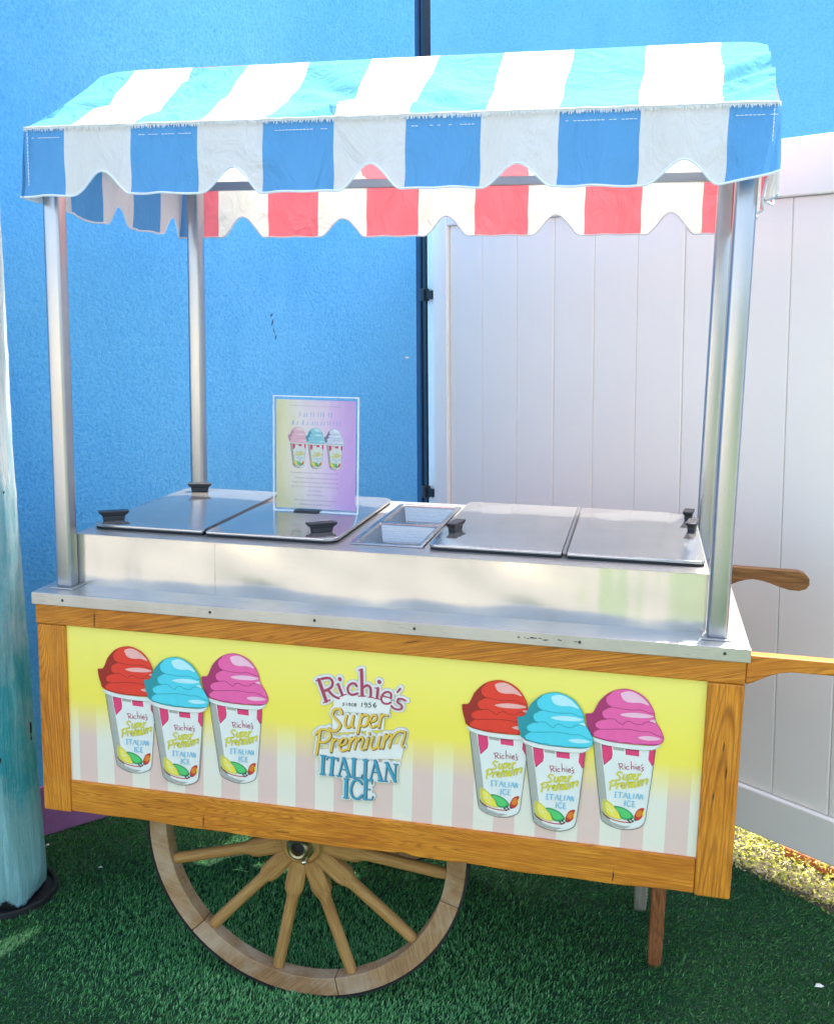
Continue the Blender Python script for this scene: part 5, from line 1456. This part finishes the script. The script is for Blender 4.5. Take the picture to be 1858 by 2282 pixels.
def wheel(y, first=False):
    cz = 0.4059
    b = MB(); M = Matrix.Rotation(rad(90), 4, 'X')
    b.lathe([(0.0001, 0.014), (0.046, 0.012), (0.052, 0.004), (0.054, -0.02), (0.054, -0.04), (0.046, -0.052), (0.0001, -0.052)], 32, 0, M)
    hub = b.obj('wheel', M_SPOKE, cart, smooth=True); hub.location = (0.6273, y, cz)
    for i in range(6):
        o = link_mesh('felloe', FEL, hub); o.rotation_euler = (0, rad(60 * i + 14 + 2.4), 0)
    A = [-164.0, -132.5, -101.0, -69.8, -38.6, -6.6] + [-6.6 + 33.77 * k for k in range(1, 6)]
    for a in A:
        o = link_mesh('spoke', SPK, hub); o.location = (0, 0.021, 0); o.rotation_euler = (0, rad(90 - a), 0)
    b = MB(); b.lathe([(0.4006, 0.001), (0.4059, 0.001), (0.4059, -0.046), (0.4006, -0.046)], 96, 0, M); t = b.obj('tyre', M_RUBBER, hub, smooth=True)
    b = MB(); b.lathe([(0.016, 0.038), (0.021, 0.040), (0.026, 0.036), (0.030, 0.026), (0.031, 0.014), (0.036, 0.0125)], 28, 0, M)
    cp = b.obj('hub_band', M_CHROME, hub, smooth=True)
    b = MB(); b.lathe([(0.0001, 0.024), (0.0155, 0.024), (0.0155, 0.012)], 20, 0, M); b.obj('axle_bore', M_BLACK, hub, smooth=True)
    b = MB(); b.lathe([(0.0001, 0.031), (0.004, 0.030), (0.0065, 0.027), (0.0065, 0.012)], 14, 0, Matrix.Translation((0.012, 0, -0.036)) @ M); b.obj('axle_bolt', steel('bright_bolt', (0.8, 0.78, 0.7), 0.15), hub, smooth=True)
wheel(0.110); wheel(0.800)
b = MB(); b.tube([(0.6273, 0.14, 0.4059), (0.6273, 0.82, 0.4059)], 0.011, 12); b.obj('axle', M_BLACK, cart)
for y_ in (0.16, 0.745):
    b = MB(); b.box(0.585, y_, 0.408, 0.670, y_ + 0.03, 0.468); b.obj('axle_block', M_LEG2, cart)
# legs
def leg(x, y, w_, mt):
    b = MB(); M = Matrix.Translation((x, y, 0))
    st = [(0.0, .72), (0.012, .9), (0.05, 1), (0.468, 1.02)]
    vs = []; fs = []
    for z, k in st: vs += [(x - w_*k, y - w_*k*.8, z), (x + w_*k, y - w_*k*.8, z), (x + w_*k, y + w_*k*.8, z), (x - w_*k, y + w_*k*.8, z)]
    for i in range(3):
        for k in range(4): fs.append((i*4+k, i*4+(k+1) % 4, (i+1)*4+(k+1) % 4, (i+1)*4+k))
    fs += [(3, 2, 1, 0), (12, 13, 14, 15)]
    b.add(vs, fs); return b.obj('leg', mt, cart, bevel=0.005, bseg=2, angle=60)
leg(1.474, 0.473, 0.0185, M_LEG); leg(1.437, 0.741, 0.0185, M_LEG2)

# ------------------------------------------------------------------ the sign on the lid
sign = empty('menu_sign', (0.552, 0.465, BZ + 0.0135)); tag(sign, 'clear acrylic menu sign with yellow and purple sheet standing on the left lid', 'sign')
sx0, sx1, sz = -0.116, 0.115, 0.304
def sheet_mat():
    m, nt, out = new_mat('menu_sheet_print')
    v = coords(nt, (1 / 0.231, 1, 1 / 0.304), (0, 0, 0), 'Object', (0.502, 0, 0))
    sep = nd(nt, 'ShaderNodeSeparateXYZ'); nt.links.new(v, sep.inputs[0]); x, z = sep.outputs['X'], sep.outputs['Z']
    n = noise(nt, coords(nt, (20, 1, 9), (0, 0.5, 0)), 1.0, 4, 0.6, 0.8)
    t = math_n(nt, 'ADD', x, math_n(nt, 'MULTIPLY_ADD', n, 0.34)); t.node.inputs[1].links[0].from_node.inputs[2].default_value = -0.17
    t = math_n(nt, 'ADD', t, math_n(nt, 'MULTIPLY', z, 0.08))
    col = ramp(nt, t, [(0.06, (0.78, 0.72, 0.34)), (0.20, (0.88, 0.80, 0.52)), (0.38, (0.95, 0.84, 0.78)), (0.62, (0.90, 0.70, 0.82)), (0.80, (0.78, 0.50, 0.82)), (0.97, (0.68, 0.40, 0.76))])
    principled(nt, out, col, 0.5); return m
b = MB(); b.box(sx0 + 0.008, 0.002, 0.008, sx1 - 0.008, 0.0032, sz - 0.010); sheet = b.obj('menu_sheet', sheet_mat(), sign)
def glass(name):
    m, nt, out = new_mat(name)
    p = nd(nt, 'ShaderNodeBsdfPrincipled'); p.inputs['Base Color'].default_value = (0.97, 0.99, 1, 1); p.inputs['Roughness'].default_value = 0.03
    p.inputs['Transmission Weight'].default_value = 1.0; p.inputs['IOR'].default_value = 1.15
    nt.links.new(p.outputs[0], out.inputs[0]); return m
M_GL = glass('clear_acrylic')
b = MB(); b.box(sx0, -0.0022, 0.0, sx1, -0.0004, sz); b.obj('front_pane', M_GL, sign, bevel=0.0006)
b = MB(); b.box(sx0 + 0.001, 0.0055, 0.0, sx1 + 0.003, 0.0072, sz + 0.003); b.obj('back_pane', M_GL, sign, bevel=0.0006)
b = MB(); e = 0.0022
for (a0, c0, a1, c1) in ((sx0, 0, sx0 + e, sz), (sx1 - e, 0, sx1, sz), (sx0 + e, sz - e, sx1 - e, sz), (sx0 + e, 0, sx1 - e, e)): b.box(a0, -0.0030, c0, a1, 0.0054, c1)
b.obj('polished_edge', plain('pale_acrylic_edge', (0.80, 0.88, 0.92), 0.2), sign)
b = MB(); b.box(-0.055, -0.018, 0.0, 0.012, 0.020, 0.0045); b.obj('base_foot', M_BLACK, sign, bevel=0.001)
# printed matter on the sheet: three cups, pale heading and lines of small text
pm = {'ICE': None}
SC_C = Matrix.Scale(0.31, 4)
for k, x, key, cols in ((0, -0.051, 's_pink', ((0.86, 0.50, 0.55), (0.62, 0.30, 0.36), (0.90, 0.70, 0.72))), (1, -0.003, 's_aqua', ((0.30, 0.66, 0.72), (0.06, 0.33, 0.40), (0.62, 0.84, 0.86))), (2, 0.048, 's_white', ((0.70, 0.74, 0.82), (0.22, 0.20, 0.30), (0.86, 0.88, 0.92)))):
    me = art_mesh('printed_cup', [t for t in CUP_ART if t[1] not in ('maroon',)], {'ICE': ('ice' + key, cols[0]), 'ICEDARK': ('dk' + key, cols[1]), 'ICELIGHT': ('lt' + key, cols[2]), 'ICELINE': ('dk' + key, cols[1])}, 0.01e-3)
    o = link_mesh('printed_cup', me, sheet); o.scale = (0.335, 0.3, 0.345); o.location = (x, 0.0015, 0.223 - 0.001 * k)
def text_line(x0, x1, z, h, key, rgb, dens=0.8, bold=1.0):
    h *= 1000
    T = []; x = x0 * 1000; rg = random.Random(int(z * 9999))
    while x < x1 * 1000:
        wl = rg.uniform(1.5, 4.2) * h / 2.4
        k = x
        while k < min(x + wl, x1 * 1000):
            a = rg.random()
            c = z * 1000
            if a < 0.45: T.append(('l', key, 0.42 * bold * h / 2.4, '%g,%g %g,%g' % (k, c, k, c + h)))
            elif a < 0.8: T.append(('l', key, 0.38 * bold * h / 2.4, '%g,%g %g,%g %g,%g' % (k, c + h * .1, k + .35 * h, c + h * .1, k + .35 * h, c + h * .75)))
            else: T.append(('l', key, 0.38 * bold * h / 2.4, '%g,%g %g,%g' % (k, c, k + .3 * h, c + h * .8)))
            k += 0.55 * h
        x += wl + 0.7 * h
    return T
def zrow(y): return 0.304 * (2000 - y) / 1860
TX = []
TX += text_line(-0.071, 0.067, zrow(302), 0.0022, 'slate', None, bold=0.8)
TX += text_line(-0.043, 0.042, zrow(470), 0.013, 'paleblue', None, bold=0.7)
TX += text_line(-0.068, 0.068, zrow(600), 0.013, 'paleblue', None, bold=0.7)
for yy, a, c in ((1378, -0.068, 0.060), (1462, -0.058, 0.060), (1532, -0.064, 0.062), (1600, -0.067, 0.060), (1668, -0.020, 0.016), (1738, -0.024, 0.022), (1822, -0.058, 0.058), (1890, -0.044, 0.042)):
    TX += text_line(a, c, zrow(yy), 0.0034, 'greytext', None, bold=0.95)
ART_RGB['paleblue'] = (0.36, 0.50, 0.74); ART_RGB['greytext'] = (0.22, 0.15, 0.22)
o = link_mesh('printed_text', art_mesh('printed_text', TX, None, 0.001e-3), sheet); o.location = (0, 0.0012, 0); o['kind'] = 'stuff'
